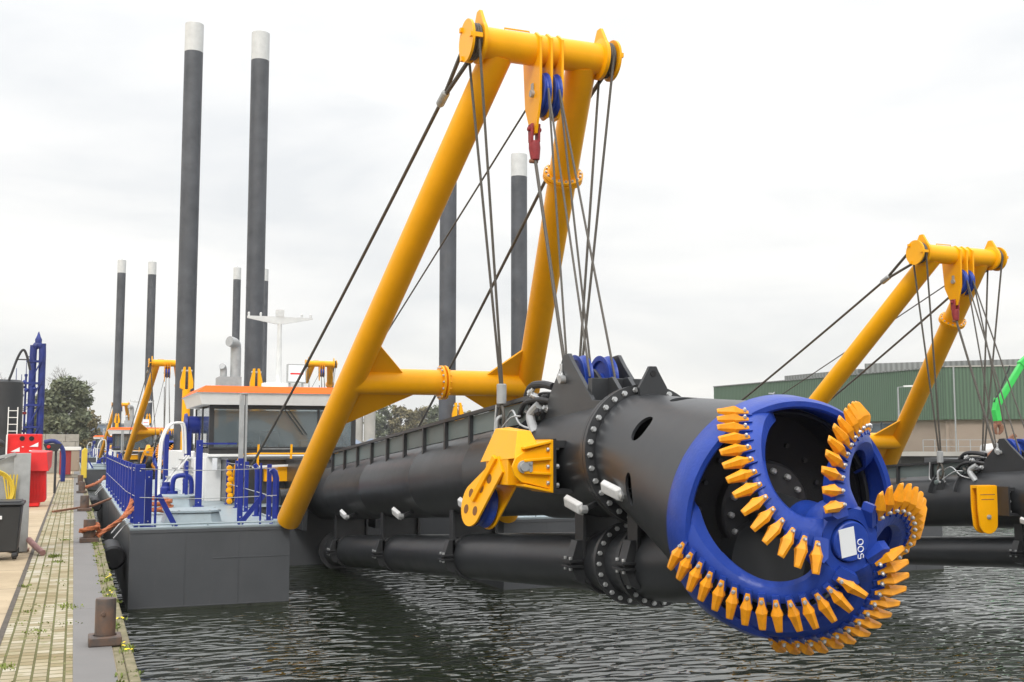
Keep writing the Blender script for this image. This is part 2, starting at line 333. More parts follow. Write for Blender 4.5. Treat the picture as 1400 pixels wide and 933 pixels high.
# --- hull
for sx,nm in ((-1,'left'),(1,'right')):
    xa,xb=(.95,3.70) if sx<0 else (7.86,10.61)
    b=MB(); b.box((xa,20.2,-1),(xb,47,1.385),M['hull'])
    b.box((xa-.012,20.19,1.33),(xb+.012,20.20,1.385),M['hull'])
    for yy in (26.3,32.4,38.5): b.box((xa-.006,yy,-.9),(xb+.006,yy+.02,1.38),M['hull'])
    if sx<0: b.box((2.35,20.193,.86),(3.70,20.2,.875),M['hull']); b.box((.95,20.193,.05),(3.7,20.2,.065),M['hull'])
    for xx in (xa+.92,xa+1.84): b.box((xx,20.194,.06),(xx+.012,20.2,1.33),M['hull'])
    b.box((xa-.004,20.195,-.2),(xb+.004,20.2,.045),M['wetband']); b.box((xa-.004,20.2,-.2),(xa,47,.045),M['wetband'])
    h=part(b,'pontoon',bevel=.012)
    d=MB(); d.box((xa+.004,20.205,1.386),(xb-.004,46.99,1.40),M['deck'])
    for (p,q) in (((xa,20.2),(xb,20.28)),((xa,20.28),(xa+.06,47)),((xb-.06,20.28),(xb,47))): d.box((p[0],p[1],1.401),(q[0],q[1],1.43),M['deck'])
    part(d,'deck',h,bevel=.004)
    for (hx,hy) in ((xa+1.15,21.6),(xa+1.3,27.4)):
        hb=MB(); c=Vector((hx,hy,1.4))
        lo=[c+Vector((x*.52,y*.62,0)) for x,y in ((-1,-.6),(-.6,-1),(.6,-1),(1,-.6),(1,.6),(.6,1),(-.6,1),(-1,.6))]
        hi=[c+Vector((x*.47,y*.56,.2)) for x,y in ((-1,-.6),(-.6,-1),(.6,-1),(1,-.6),(1,.6),(.6,1),(-.6,1),(-1,.6))]
        hb.add(lo+hi,[tuple(range(8,16))]+[(k,(k+1)%8,(k+1)%8+8,k+8) for k in range(8)],M['deck'])
        hb.prism([c+(p-c)*1.06+Vector((0,0,.02)) for p in hi],(0,0,.035),M['deck'])
        for k in range(8): hb.lathe(c+(hi[k]-c)*.98+Vector((0,0,.035)),(0,0,1),[(0,.022),(.03,.022)],M['grey'],6)
        part(hb,'deck_hatch',h)
    # low rail pipe along front edge
    rb=MB(); rb.tube([(xa+.05,20.33,1.47),(xb-.25,20.33,1.47)],.018,M['deck'],6)
    for k in range(5): rb.cyl((xa+.15+k*.58,20.33,1.4),(xa+.15+k*.58,20.33,1.47),.015,M['deck'],6)
    part(rb,'toe_rail',h)
b=MB(); b.box((3.72,26.4,-1),(7.84,47,1.38),M['hull']); b.box((3.72,26.35,1.381),(7.84,47,1.40),M['deck']); part(b,'centre_hull',bevel=.01)
# --- railings
def post(x,y,h=1.08,w=.11,d=.05,m='navy',base=1.4,foot=True):
    b=MB(); b.box((x-w/2,y-d/2,base),(x+w/2,y+d/2,base+h),M[m])
    if foot: b.box((x-w*.8,y-d*1.4,base),(x+w*.8,y+d*1.4,base+.02),M[m])
    for z in (.1,h-.12): b.lathe((x,y-d/2,base+z),(0,-1,0),[(0,.014),(.012,.014)],M['bolt'],6)
    return b
def rpost(x,y,h=1.05,r=.035):
    b=MB(); b.cyl((x,y,1.4),(x,y,1.4+h),r,M['navy'],10); b.lathe((x,y,1.4),(0,0,1),[(0,r*2),(.02,r*2)],M['navy'],10); return b
def bentpost(x,y,h=1.05,r=.06,dx=-.09):
    b=MB(); b.tube([(x,y,1.4),(x,y,1.4+h-.16),(x+dx*.3,y,1.4+h-.06),(x+dx,y,1.4+h)],r,M['navy'],12); b.lathe((x,y,1.4),(0,0,1),[(0,r*1.8),(.02,r*1.8)],M['navy'],12); return b
part(post(1.10,20.42,1.12,.17,.06),'railing_post',bevel=.006); part(post(1.10+.17,20.75,1.0,.12,.05),'railing_post',bevel=.006)
part(rpost(1.37,20.4,1.08,.022),'railing_post'); part(bentpost(3.5,20.62,1.0),'railing_post')
for y in (21.9,23.2,24.5,25.8,27.2,28.7,30.3,32,34,36.3,38.8):
    part(post(1.06,y,1.1,.075,.12),'railing_post',bevel=.005)
for i,y in enumerate((21.5,23.0,24.5,26.0,27.6)):
    if i==1: part(bentpost(3.52,y,1.05,.05,-.06),'railing_post')
    else: part(post(3.52,y,1.08,.085,.06),'railing_post',bevel=.005)
part(post(2.95,21.3,1.2,.1,.05),'railing_post',bevel=.005); part(post(2.75,26.8,1.55,.15,.09),'railing_post',bevel=.005)
part(post(2.55,27.6,1.05,.07,.05),'railing_post',bevel=.005)
for (p,q) in (((1.42,20.42,1.98),(1.72,20.42,1.41)),((3.25,20.42,1.95),(2.82,20.42,1.41))):
    b=MB(); b.bar(p,q,.09,.02,M['navy'],(0,1,0)); part(b,'railing_brace')
part(rpost(3.19,20.4,1.12,.02),'railing_post')
for z in (1.9,2.4):
    b=MB(); b.tube([(1.1,20.38,z+.04),(2.2,20.38,z),(3.5,20.5,z+.03)],.007,M['grey'],6,smooth=4); part(b,'railing_wire')
    b=MB(); b.tube([(1.06,20.4,z+.04)]+[(1.03,y,z) for y in (24,28,34,38.8)],.007,M['grey'],6); part(b,'railing_wire')
    b=MB(); b.tube([(3.52,20.6,z-.02),(3.5,24.5,z),(3.5,27.6,z)],.009,M['grey'],6); part(b,'railing_wire')
b=MB(); b.box((2.75,26.75,2.85),(3.6,26.8,2.89),M['navy']); part(b,'railing_bar')
# --- deckhouse and wheelhouse
b=MB(); b.box((3.56,27.6,1.401),(8.1,41.5,2.46),M['hull']); b.box((3.5,27.5,2.46),(8.16,41.6,2.52),M['hull']); b.box((3.15,29.2,1.401),(3.55,41,2.62),M['white'])
b.box((2.9,29.4,1.401),(3.15,33,2.5),M['white'])
dh=part(b,'deckhouse',bevel=.01)
for k in range(3):
    v=MB(); v.box((3.54,29.6+k*2.6,1.75),(3.56,31+k*2.6,2.2),M['black2'])
    for j in range(6): v.box((2.885,29.6+k*1.1,1.7+j*.1),(2.9,30.3+k*1.1,1.75+j*.1),M['grey'])
    part(v,'vent_grille',dh)
x0,x1,y0,y1=3.2,7.02,29.0,32.6
b=MB()
b.box((x0,y0,2.53),(x1,y1,2.60),M['white']); b.box((x0+.01,y0+.01,2.60),(x1-.01,y1,2.74),M['black2'])                       # sill band
b.box((x0,y1-.06,2.74),(x1,y1,3.82),M['white'])
for (xx,yy) in ((x0,y0),(x1-.12,y0),(x0,y1-.2),(x1-.12,y1-.2),(x0,y0+1.7),(x1-.12,y0+1.7)): b.box((xx,yy,2.74),(xx+.12,yy+.12,3.84),M['black2'])
b.box((5.98,y0,2.74),(6.04,y0+.08,3.84),M['black2']); b.box((x0,y0-.01,3.76),(x1,y0+.06,3.86),M['black2']); b.box((x0,y0-.01,2.72),(x1,y0+.06,2.78),M['black2'])
b.box((x0+.1,y0+.1,2.6),(x1-.1,y1-.1,2.62),M['black2'])
wh=part(b,'wheelhouse',bevel=.008)
b=MB(); b.box((x0+.12,y0+.02,2.78),(5.98,y0+.035,3.76),M['glass']); part(b,'front_window',wh)
b=MB(); b.box((6.04,y0+.02,2.78),(x1-.12,y0+.035,3.76),M['glass']); part(b,'front_window',wh)
for xx in (x0+.02,x1-.035):
    b=MB(); b.box((xx,y0+.12,2.78),(xx+.015,y1-.2,3.8),M['glass']); part(b,'side_window',wh)
# roof: soffit, sloped fascia, orange band
def ring(zs,ins): return [Vector((x0-ins,y0-ins,zs)),Vector((x1+ins,y0-ins,zs)),Vector((x1+ins,y1+ins,zs)),Vector((x0-ins,y1+ins,zs))]
b=MB(); rs=[ring(3.86,.22),ring(4.12,.30),ring(4.165,.36)]
for p,q,m in ((rs[0],rs[1],'white'),(rs[1],rs[2],'white')):
    b.add(p+q,[(k,(k+1)%4,(k+1)%4+4,k+4) for k in range(4)],M[m])
b.add(rs[0],[(0,1,2,3)],M['white']); rf=part(b,'roof',wh,label='white roof with a bright orange band along its edge')
b=MB(); p,q=ring(4.168,.36),ring(4.345,.12); b.add(p+q,[(k,(k+1)%4,(k+1)%4+4,k+4) for k in range(4)],M['orange']); b.add(ring(4.342,.12),[(0,1,2,3)],M['white'])
o=part(b,'roof_band',wh)
b=MB()
for xx in (5.05,5.15): b.bar((xx,y0-.03,3.84),(xx+.55,y0-.05,3.1),.02,.02,M['black2'])
part(b,'wiper',wh)
b=MB(); b.box((4.65,30.2,2.62),(5.2,30.3,3.2),M['pitch']); b.box((4.6,29.9,2.62),(5.25,30.3,2.75),M['pitch']); part(b,'seat',wh,bevel=.06)
b=MB(); b.box((5.6,29.3,2.62),(6.7,29.7,2.95),M['grey']); b.box((3.7,29.2,2.62),(4.3,29.45,2.9),M['black2']); part(b,'console',wh,bevel=.02)
b=MB(); b.box((3.3,28.97,2.2),(3.42,29.0,2.5),M['label']); part(b,'notice',wh)
# roof gear
b=MB(); b.lathe((5.28,31,4.36),(0,0,1),[(0,.14),(.1,.09),(1.0,.07),(2.1,.06)],M['tip'],12)
b.prism([(4.38,31,6.36),(5.15,31,6.22),(5.40,31,6.22),(6.2,31,6.38),(6.2,31,6.42),(4.38,31,6.42)],(0,.12,0),M['tip'])
b.box((5.17,30.93,6.42),(5.39,31.07,6.62),M['tip'])
for xx in (4.42,4.75,5.9,6.15): b.lathe((xx,31,6.42),(0,0,1),[(0,.03),(.09,.035),(.12,.0)],M['tip'],8)
part(b,'mast')
b=MB(); b.box((5.27,29.6,4.5),(5.78,29.75,5.0),M['grey']); b.box((5.3,29.585,4.53),(5.75,29.6,4.97),M['label']); b.box((5.35,29.575,4.72),(5.7,29.585,4.76),M['redpaint'])
b.cyl((5.35,29.7,4.36),(5.35,29.7,4.5),.03,M['grey'],8); b.cyl((5.7,29.7,4.36),(5.7,29.7,4.5),.03,M['grey'],8); b.box((4.7,29.9,4.363),(5.9,30.3,4.5),M['white']); part(b,'floodlight',bevel=.005)
b=MB(); b.box((4.25,36,2.5),(4.95,37,5.0),M['grey']); b.tube([(4.8,36.4,4.9),(4.8,36.4,5.9),(4.74,36.3,6.1),(4.55,36.15,6.15)],.17,M['grey'],14,smooth=5); b.tube([(4.42,36.4,4.9),(4.42,36.4,5.25),(4.36,36.3,5.35)],.11,M['grey'],12,smooth=4); part(b,'exhaust_stack',bevel=.01)
# white boarding stair
b=MB()
for yy in (30.3,31.0):
    b.bar((2.0,yy,1.42),(2.85,yy,2.55),.03,.22,M['white'],(0,1,0))
for k in range(5): t=(k+.5)/5; b.box((2.0+.85*t-.12,30.3,1.42+1.13*t-.015),(2.0+.85*t+.12,31.0,1.42+1.13*t+.015),M['grey'])
st=part(b,'stair')
for yy in (30.3,31.0):
    b=MB(); b.tube([(2.1,yy,1.55),(2.14,yy,2.6),(2.18,yy,3.0),(2.35,yy,3.35),(2.6,yy,3.42),(2.72,yy,3.3),(2.76,yy,2.6)],.03,M['white'],8,smooth=4); part(b,'handrail',st)
# blue winch drum beside the wheelhouse and pipes
b=MB(); b.lathe((2.82,31.6,3.38),(1,0,.0),[(0,.30),(.05,.32),(.07,.32),(.07,.24),(.5,.24),(.5,.32),(.56,.32)],M['navy'],28); b.box((2.85,31.4,1.4),(3.0,31.8,3.3),M['navy']); b.box((3.2,31.4,1.4),(3.35,31.8,3.3),M['navy']); part(b,'deck_winch')
b=MB(); b.tube([(2.35,29.0,1.4),(2.35,29.0,1.9),(2.45,29.0,2.05),(2.7,29.0,2.05),(2.8,29.0,1.9),(2.8,29.0,1.5)],.06,M['navy'],10,smooth=4); b.lathe((2.35,29,1.6),(0,0,1),[(0,.13),(.08,.13)],M['navy'],12); b.lathe((2.2,29.2,1.4),(0,0,1),[(0,.14),(.35,.14),(.4,.1),(.5,.1)],M['navy'],12); b.tube([(2.6,28.6,1.45),(2.6,28.6,2.0)],.05,M['navy'],8); part(b,'deck_valves')
# yellow guard rails ahead of the wheelhouse
b=MB(); b.tube([(3.66,27.4,1.5),(3.62,27.3,2.2),(3.75,27.2,2.55),(4.0,27.2,2.62),(5.0,27.2,2.62),(7.2,27.2,2.62)],.022,M['yellow'],8,smooth=4)
for xx in (4.15,4.95): b.bar((xx,27.2,1.9),(xx+.03,27.2,2.85),.05,.03,M['yellow'])
b.bar((4.15,27.2,2.74),(4.98,27.2,2.74),.02,.02,M['grey']); b.bar((3.9,27.22,2.3),(4.98,27.22,2.34),.05,.05,M['white'])
b.box((4.35,27.3,1.95),(4.9,27.45,2.3),M['yellow']); part(b,'guard_frame')
b=MB()
for k in range(7): b.lathe((3.50+.02*math.sin(k*2),27.1,1.5+k*.13),(.3*math.sin(k),1,.2),[(-.05,.02),(-.03,.07),(.03,.07),(.05,.02)],M['yellow'],10)
part(b,'float_chain')
b=MB(); b.box((3.68,26.9,1.4),(3.78,27.06,4.06),M['grey']); b.box((3.81,26.92,1.4),(3.86,27.06,4.06),M['grey']); b.box((3.7,26.88,4.05),(3.86,27.08,4.08),M['grey']); part(b,'steel_post',bevel=.004)
# --- spuds at the stern
for xx in (3.9,6.5):
    b=MB(); b.lathe((xx,44,-3),(0,0,1),[(0,.36),(21.3,.36)],M['spud'],28); 
    for z in (6,9,12,15): b.lathe((xx,44,z),(0,0,1),[(0,.362),(.02,.366),(.04,.362)],M['spud'],28,cap=False)
    s_=part(b,'spud'); b=MB(); b.lathe((xx,44,18.3),(0,0,1),[(0,.362),(1.15,.362),(1.18,.33)],M['tip'],28); b.lathe((xx,44,19.48),(0,0,1),[(0,.05),(.12,.05)],M['tip'],8); part(b,'spud_tip',s_)
    b=MB(); b.box((xx-.16,43.1,1.4),(xx+.16,43.4,3.3),M['yellow']); b.cyl((xx,43.25,3.3),(xx,43.25,4.9),.15,M['yellow'],14)
    for sg in (-1,1): b.prism([(xx+sg*.06,43.25,4.85),(xx+sg*.24,43.25,4.95),(xx+sg*.24,43.25,5.2),(xx+sg*.12,43.25,5.75),(xx+sg*.05,43.25,5.75)],(0,.2,0),M['yellow'])
    b.lathe((xx-.2,43.25,5.6),(1,0,0),[(0,.05),(.4,.05)],M['grey'],10)
    part(b,'spud_hoist',bevel=.008)
    b=MB(); b.lathe((xx,44,1.4),(0,0,1),[(0,.55),(.6,.55),(.6,.4),(.0,.4)],M['black'],28,cap=False)
    for sg in (-1,1): b.box((xx+sg*.62-.08,43.7,1.4),(xx+sg*.62+.08,44.3,3.2),M['navy'])
    part(b,'spud_guide')

# --- A-frame: leans 45 degrees forward over the ladder
def ap(x,z): return Vector((x,20-(z-1.6),z))
NRM=Vector((0,-.7071,-.7071)); LEG=.215
FL,FR=ap(3.68,1.62),ap(7.86,1.62); TL_,TR_=ap(5.16,8.19),ap(6.38,8.19)
def legpt(l,t): a,b_=(FL,TL_) if l else (FR,TR_); return a.lerp(b_,t)
b=MB(); tcx=.348; JL,JR=legpt(True,tcx),legpt(False,tcx)
b.cyl(JL,JR,.215,M['yellow'],28); mid=(JL+JR)/2
for dx in (-.05,.02): b.lathe(mid+Vector((dx,0,0)),(1,0,0),[(0,.215),(0,.29),(.03,.29),(.03,.215)],M['yellow'],28,cap=False)
b.bolts(mid+Vector((.05,0,0)),(1,0,0),.255,14,M['yellow'],.02,.03); b.bolts(mid+Vector((-.05,0,0)),(-1,0,0),.255,14,M['bolt'],.018,.025)
af=part(b,'a_frame')
for l in (True,False):
    b=MB(); a,t=(FL,TL_) if l else (FR,TR_); d=(t-a)
    b.lathe(a-d*.02,d,[(0,LEG-.01),(.03,LEG),(d.length*1.015,LEG)],M['yellow'],32)
    part(b,'leg',af)
    # gussets above and below the cross member
    sg=1 if l else -1; J=JL if l else JR; up=(t-a).normalized(); g=MB()
    g.prism([J+up*.10,J+up*.9,J+up*.9+Vector((sg*.1,0,0)),J+Vector((sg*.85,0,0))+Vector((0,-.7071,.7071))*.19,J+Vector((sg*.3,0,0))],NRM*.03,M['yellow'])
    g.prism([J-up*.1,J-up*1.15,J+Vector((sg*1.25,0,0))-Vector((0,-.7071,.7071))*.19,J+Vector((sg*.3,0,0))],NRM*.03,M['yellow'])
    part(g,'gusset_plate',af)
    b=MB(); ft=a-d*.02; b.box((ft.x-.14,ft.y-.1,1.43),(ft.x+.14,ft.y+.2,1.62),M['yellow']) ; b.box((ft.x-.2,ft.y+.12,1.40),(ft.x+.2,ft.y+.5,1.5),M['deck']); part(b,'foot_bracket',af,bevel=.01)
p=legpt(False,.80); d=(TR_-FR).normalized()
b=MB(); b.lathe(p,d,[(-.05,LEG),(-.05,.30),(-.008,.30),(-.008,.28),(.008,.28),(.008,.30),(.05,.30),(.05,LEG)],M['yellow'],32,cap=False); b.bolts(p+d*.05,d,.262,16,M['bolt'],.018,.028); b.bolts(p-d*.05,-d,.262,16,M['yellow'],.018,.028); part(b,'leg_flange',af)
# top beam
BZ=8.22; BL,BR=ap(4.66,BZ),ap(6.84,BZ); ex=Vector((1,0,0))
b=MB(); b.cyl(BL+ex*.1,BR-ex*.1,.212,M['yellow'],32); tb=part(b,'top_beam',af)
for s_,p in ((1,BL),(-1,BR)):
    b=MB(); b.lathe(p,ex*s_,[(0,.27),(.0,.285),(.035,.285),(.035,.21)],M['yellow'],36)
    b.lathe(p+ex*s_*.17,ex*s_,[(0,.21),(0,.285),(.05,.285),(.07,.21)],M['yellow'],36,cap=False)
    q=p+ex*s_*.195; b.prism([q+Vector((0,-.2,.2)),q+Vector((0,-.05,.43)),q+Vector((0,.05,.43)),q+Vector((0,.2,.2))],ex*.045,M['yellow'])
    for a_ in (50,180,300): v=Vector((0,math.cos(R(a_)),math.sin(R(a_)))); b.box(p+v*.25-Vector((.03,.03,.03)),p+v*.25+Vector((.14,.03,.03)) if s_>0 else p+v*.25+Vector((.03,.03,.03)),M['yellow'])
    part(b,'end_cap',tb)
    b=MB()
    for k in range(3): b.lathe(p+ex*s_*(.055+.036*k),ex*s_,[(0,.21)]+[(.018-.018*math.cos(t),.222+.022*math.sin(t)) for t in (0.4,PI/2,PI-.4)]+[(.036,.21)],M['wire'],36,cap=False)
    part(b,'wire_sling',tb)
b=MB(); p=ap(5.2,BZ); b.tube([p+Vector((0,-.03,.19)),p+Vector((0,-.03,.235)),p+Vector((.36,-.03,.235)),p+Vector((.36,-.03,.19))],.012,M['yellow'],6); part(b,'grab_handle',tb)
# upper sheave block: three hanging plates with two blue sheaves
b=MB(); cx=5.80; yb=ap(0,BZ).y
for i,xx in enumerate((cx-.16,cx,cx+.16)):
    ln=1.18 if i==0 else .95
    pl=[(xx,yb-.26,BZ+.10),(xx,yb-.1,BZ+.215),(xx,yb+.12,BZ+.2),(xx,yb+.34,BZ-.1),(xx,yb+.28,BZ-.75),(xx,yb+.07,BZ-ln),(xx,yb-.09,BZ-ln),(xx,yb-.24,BZ-.75)]
    b.prism(pl,(.035,0,0),M['yellow'])
b.prism([(cx-.16,yb+.30,BZ-.2),(cx+.16,yb+.30,BZ-.2),(cx+.16,yb+.26,BZ-.5),(cx-.16,yb+.26,BZ-.5)],(0,.03,0),M['yellow'])
ub=part(b,'upper_sheave_block',af,bevel=.004)
def sheave_mb(c,axis,r,w=.07,m='blue'):
    b=MB(); h=w/2; b.lathe(Vector(c)-Vector(axis).normalized()*h,axis,[(0,.05),(0,r*.3),(h*.5,r*.3),(h*.5,r*.78),(0,r*.8),(0,r),(h*.4,r*.97),(h*.7,r*.9),(h,r*.88),(h*1.3,r*.9),(h*1.6,r*.97),(w,r),(w,r*.8),(h*1.5,r*.78),(h*1.5,r*.3),(w,r*.3),(w,.05)],M[m],40,cap=False); return b
SB=Vector((cx,yb-.02,BZ-.62))
for dx in (-.08,.08): part(sheave_mb(SB+ex*dx,(1,0,0),.30,.1),'sheave',ub)
b=MB(); b.cyl(SB-ex*.22,SB+ex*.2,.05,M['grey'],14); b.box(SB+Vector((-.2,-.03,-.02)),SB+Vector((-.183,.03,.14)),M['grey']); part(b,'sheave_pin',ub)
# red socket and dead end wire
b=MB(); p=Vector((cx-.16,yb-.01,BZ-1.13))
for dx in (-.05,.05): b.prism([p+Vector((dx,-.07,.09)),p+Vector((dx,.07,.09)),p+Vector((dx,.06,-.16)),p+Vector((dx,-.06,-.16))],(.035,0,0),M['redsock'])
b.lathe(p+Vector((0,0,-.14)),(.05,0,-1),[(0,.075),(.1,.08),(.26,.06),(.27,.03)],M['redsock'],14); b.cyl(p+Vector((-.1,0,.02)),p+Vector((.1,0,.02)),.03,M['redsock'],10)
b.lathe(p+Vector((.0,0,-.42)),(1,0,0),[(-.07,.03),(.05,.03)],M['rust'],8)
part(b,'rope_socket',ub,bevel=.01,label='dark red rope socket')

# --- ladder (the big tube that carries the cutter)
LA=Vector((5.78,27,1.62)); LD=Vector((0,-1,.0695)).normalized()
def la(y): return Vector((5.78,y,1.62+.0695*(27-y)))
def ln_(y): return (27-y)/abs(LD.y)
b=MB(); pr=[(0,.3),(0,.58)]
for y in (24.2,21,17.6,14.9):
    t=ln_(y); pr+=[(t-.03,.62),(t-.012,.624),(t+.012,.624),(t+.03,.62)]
pr+=[(ln_(13.1),.62),(ln_(12.9),.66),(ln_(10.63),.665)]
pr[2]=(.03,.62)
b.lathe(LA,LD,pr,M['black'],72)
ld=part(b,'ladder',sharp=25)
for yy,rr_ in ((10.62,.77),(10.55,.77)):
    b=MB(); o=la(yy); b.lathe(o,LD,[(-.03,.6),(-.03,rr_),(.03,rr_),(.03,.6)],M['black2'],72,cap=False)
    if yy<10.6: b.bolts(o+LD*.03,LD,.715,32,M['bolt'],.026,.032)
    else: b.bolts(o-LD*.03,-LD,.715,32,M['bolt'],.022,.03)
    part(b,'flange',ld)
# cutter frame data
c0=Vector((5.78,8.02,2.237)); ax=Vector((-.0559,-.98894,-.13735)).normalized(); up=Vector((0,-.13756,.99049)); rt=Vector((.99844,-.05538,-.00769))
# cone housing with lens shaped openings
b=MB(); nseg=72; P0=la(10.5); P1=c0+ax*(-.28)
rings=[]
for i in range(13):
    t=i/12; c=P0.lerp(P1,t); r_=.665+(.99-.665)*(t**1.15); a_=LD.lerp(ax,t).normalized()
    u_=(Vector((0,0,1))-a_*a_.z).normalized(); r3=(-a_).cross(u_)*-1; 
    if r3.x<0: r3=-r3
    rings.append([c+(r3*math.cos(2*PI*k/nseg)+u_*math.sin(2*PI*k/nseg))*r_ for k in range(nseg)])
inner=[]
for i in range(13):
    cc=sum(rings[i],Vector())/nseg; inner.append([cc+(p-cc)*(1-.03/(p-cc).length) for p in rings[i]])
vs=[p for r_ in rings for p in r_]+[p for r_ in inner for p in r_]; fs=[]; K=13*nseg
for i in range(12):
    for k in range(nseg):
        k2=(k+1)%nseg; fs.append((i*nseg+k,i*nseg+k2,(i+1)*nseg+k2,(i+1)*nseg+k)); fs.append((K+i*nseg+k,K+(i+1)*nseg+k,K+(i+1)*nseg+k2,K+i*nseg+k2))
for k in range(nseg):
    k2=(k+1)%nseg; fs.append((k,K+k,K+k2,k2)); fs.append((12*nseg+k,12*nseg+k2,K+12*nseg+k2,K+12*nseg+k))
b.add(vs,fs,M['black']); cone=part(b,'cutter_housing',ld,sharp=25)
# cut the openings
cm=MB()
def hole(ydist,ang,w_,h_):
    t=ydist; c=P0.lerp(P1,t); a_=LD.lerp(ax,t).normalized(); u_=(Vector((0,0,1))-a_*a_.z).normalized(); r3=Vector((1,0,0))
    dirv=(r3*math.cos(R(ang))+u_*math.sin(R(ang))).normalized(); tang=a_.cross(dirv).normalized(); rad=.665+(.99-.665)*(t**1.15)
    o=c+dirv*rad; pts=[]
    for k in range(24):
        q=2*PI*k/24; e=abs(math.sin(q))
        pts.append(o+a_*(w_*math.cos(q))+tang*(h_*math.copysign(e**.8,math.sin(q))))
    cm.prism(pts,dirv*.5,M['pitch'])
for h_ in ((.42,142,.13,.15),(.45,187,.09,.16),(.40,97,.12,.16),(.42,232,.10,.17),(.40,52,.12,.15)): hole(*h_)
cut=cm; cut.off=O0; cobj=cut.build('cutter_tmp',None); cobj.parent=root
bo=cone.modifiers.new('bo','BOOLEAN'); bo.operation='DIFFERENCE'; bo.object=cobj; bo.solver='EXACT'
dg=bpy.context.evaluated_depsgraph_get(); me=bpy.data.meshes.new_from_object(cone.evaluated_get(dg)); cone.modifiers.clear(); cone.data=me
me.polygons.foreach_set('use_smooth',[True]*len(me.polygons)); me.set_sharp_from_angle(angle=R(28)); bpy.data.objects.remove(cobj)
# dark core inside the housing
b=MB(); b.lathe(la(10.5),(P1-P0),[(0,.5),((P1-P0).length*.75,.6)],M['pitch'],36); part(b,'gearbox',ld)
# small lifting eye on the flange, saddles, lug plates
b=MB(); o=la(10.5)
b.prism([o+Vector((x,-.06,z)) for x,z in ((-.17,.72),(-.065,.90),(-.04,.95),(.04,.95),(.065,.90),(.17,.72),(.15,.6),(-.15,.6))],(0,.05,0),M['black']); b.lathe(o+Vector((0,-.085,.87)),(0,-1,0),[(0,.035),(.008,.035)],M['pitch'],12); part(b,'lifting_eye',ld)
for sx in (-1,1):
    b=MB(); xx=5.78+sx*.33
    pts=[(12.55,-.1),(12.55,.55),(12.38,.86),(12.1,1.12),(11.98,1.28),(11.84,1.28),(11.7,1.13),(11.25,.72),(11.2,.66),(10.72,.60),(10.66,.3),(11.5,-.1)]
    b.prism([Vector((xx,y,la(y).z+z)) for y,z in pts],(.05,0,0),M['black'])
    o=Vector((xx+sx*.03,12.02,la(12).z+1.02)); b.lathe(o,(sx,0,0),[(0,.07),(.03,.07),(.03,.04),(.05,.04)],M['bolt'],10); b.box(o+Vector((-.012,-.02,0)),o+Vector((.012,.03,.16)),M['bolt'])
    b.prism([Vector((xx+sx*.02,y,la(y).z+z)) for y,z in ((12.0,.45),(12.0,.2),(11.2,.2),(11.2,.45))],(.18,0,0),M['black'])
    part(b,'sheave_lug',ld,bevel=.006)
b=MB(); b.prism([Vector((5.78,y,la(y).z+z)) for y,z in ((12.5,.3),(12.4,.7),(12.0,1.1),(11.85,1.1),(11.3,.66),(10.9,.6),(10.9,.3))],(.04,0,0),M['black']); part(b,'sheave_lug',ld,bevel=.006)
b=MB()
for sx in (-1,1): b.prism([Vector((5.78+sx*.1,y,la(y).z+z)) for y,z in ((11.3,.5),(11.35,.92),(11.15,.92),(10.75,.55))],(.05,0,0),M['black'])
b.bar((5.45,11.3,la(11.3).z+.72),(6.11,11.3,la(11.3).z+.72),.1,.4,M['black']); part(b,'lug_brace',ld,bevel=.005)
LS=Vector((5.78,11.95,la(11.95).z+.98))
for dx in (-.165,.165): part(sheave_mb(LS+ex*dx,(1,0,0),.30,.12),'sheave',ld)
b=MB(); b.cyl(LS-ex*.42,LS+ex*.42,.05,M['grey'],14); part(b,'sheave_pin',ld)
# saddle collars (slanted ribs on the tube)
for y in (12.95,13.75):
    b=MB(); o=la(y)
    b.lathe(o,LD,[(-.02,.62),(-.02,.73),(.02,.73),(.02,.62)],M['black'],40,cap=False,a0=R(15),a1=R(165),up=(0,0,1)); part(b,'collar_rib',ld)
# handrails
def rz(y): return la(y).z+.86
for sx in (-1,1):
    xx=5.78+sx*.43; b=MB(); b.bar((xx,24.3,rz(24.3)),(xx,12.7,rz(12.7)),.07,.05,M['black2'])
    h=part(b,'handrail',ld)
    for k in range(11):
        y=24.2-k*1.14; b=MB(); b.box((xx-.03,y-.035,la(y).z+.40),(xx+.03,y+.035,rz(y)-.02),M['black2']); part(b,'rail_post',h)
b=MB(); b.prism([Vector((5.385,y,la(y).z+z)) for y,z in ((24.3,.56),(24.3,.83),(12.6,.83),(12.6,.56))],(.015,0,0),M['teal']); part(b,'screen_panel',ld)
for i,(dx,zz,rr_) in enumerate(((-.12,.66,.035),(.0,.66,.03),(.12,.66,.04),(.27,.62,.03))):
    b=MB(); b.tube([(5.78+dx,25,la(25).z+zz),(5.78+dx,12.7,la(12.7).z+zz)],rr_,M['grey'] if i%2 else M['hose'],8)
    for k in range(9): y=24-k*1.3; b.box((5.78+dx-.04,y-.03,la(y).z+.5),(5.78+dx+.04,y+.03,la(y).z+zz),M['black2'])
    part(b,'hydraulic_pipe',ld)
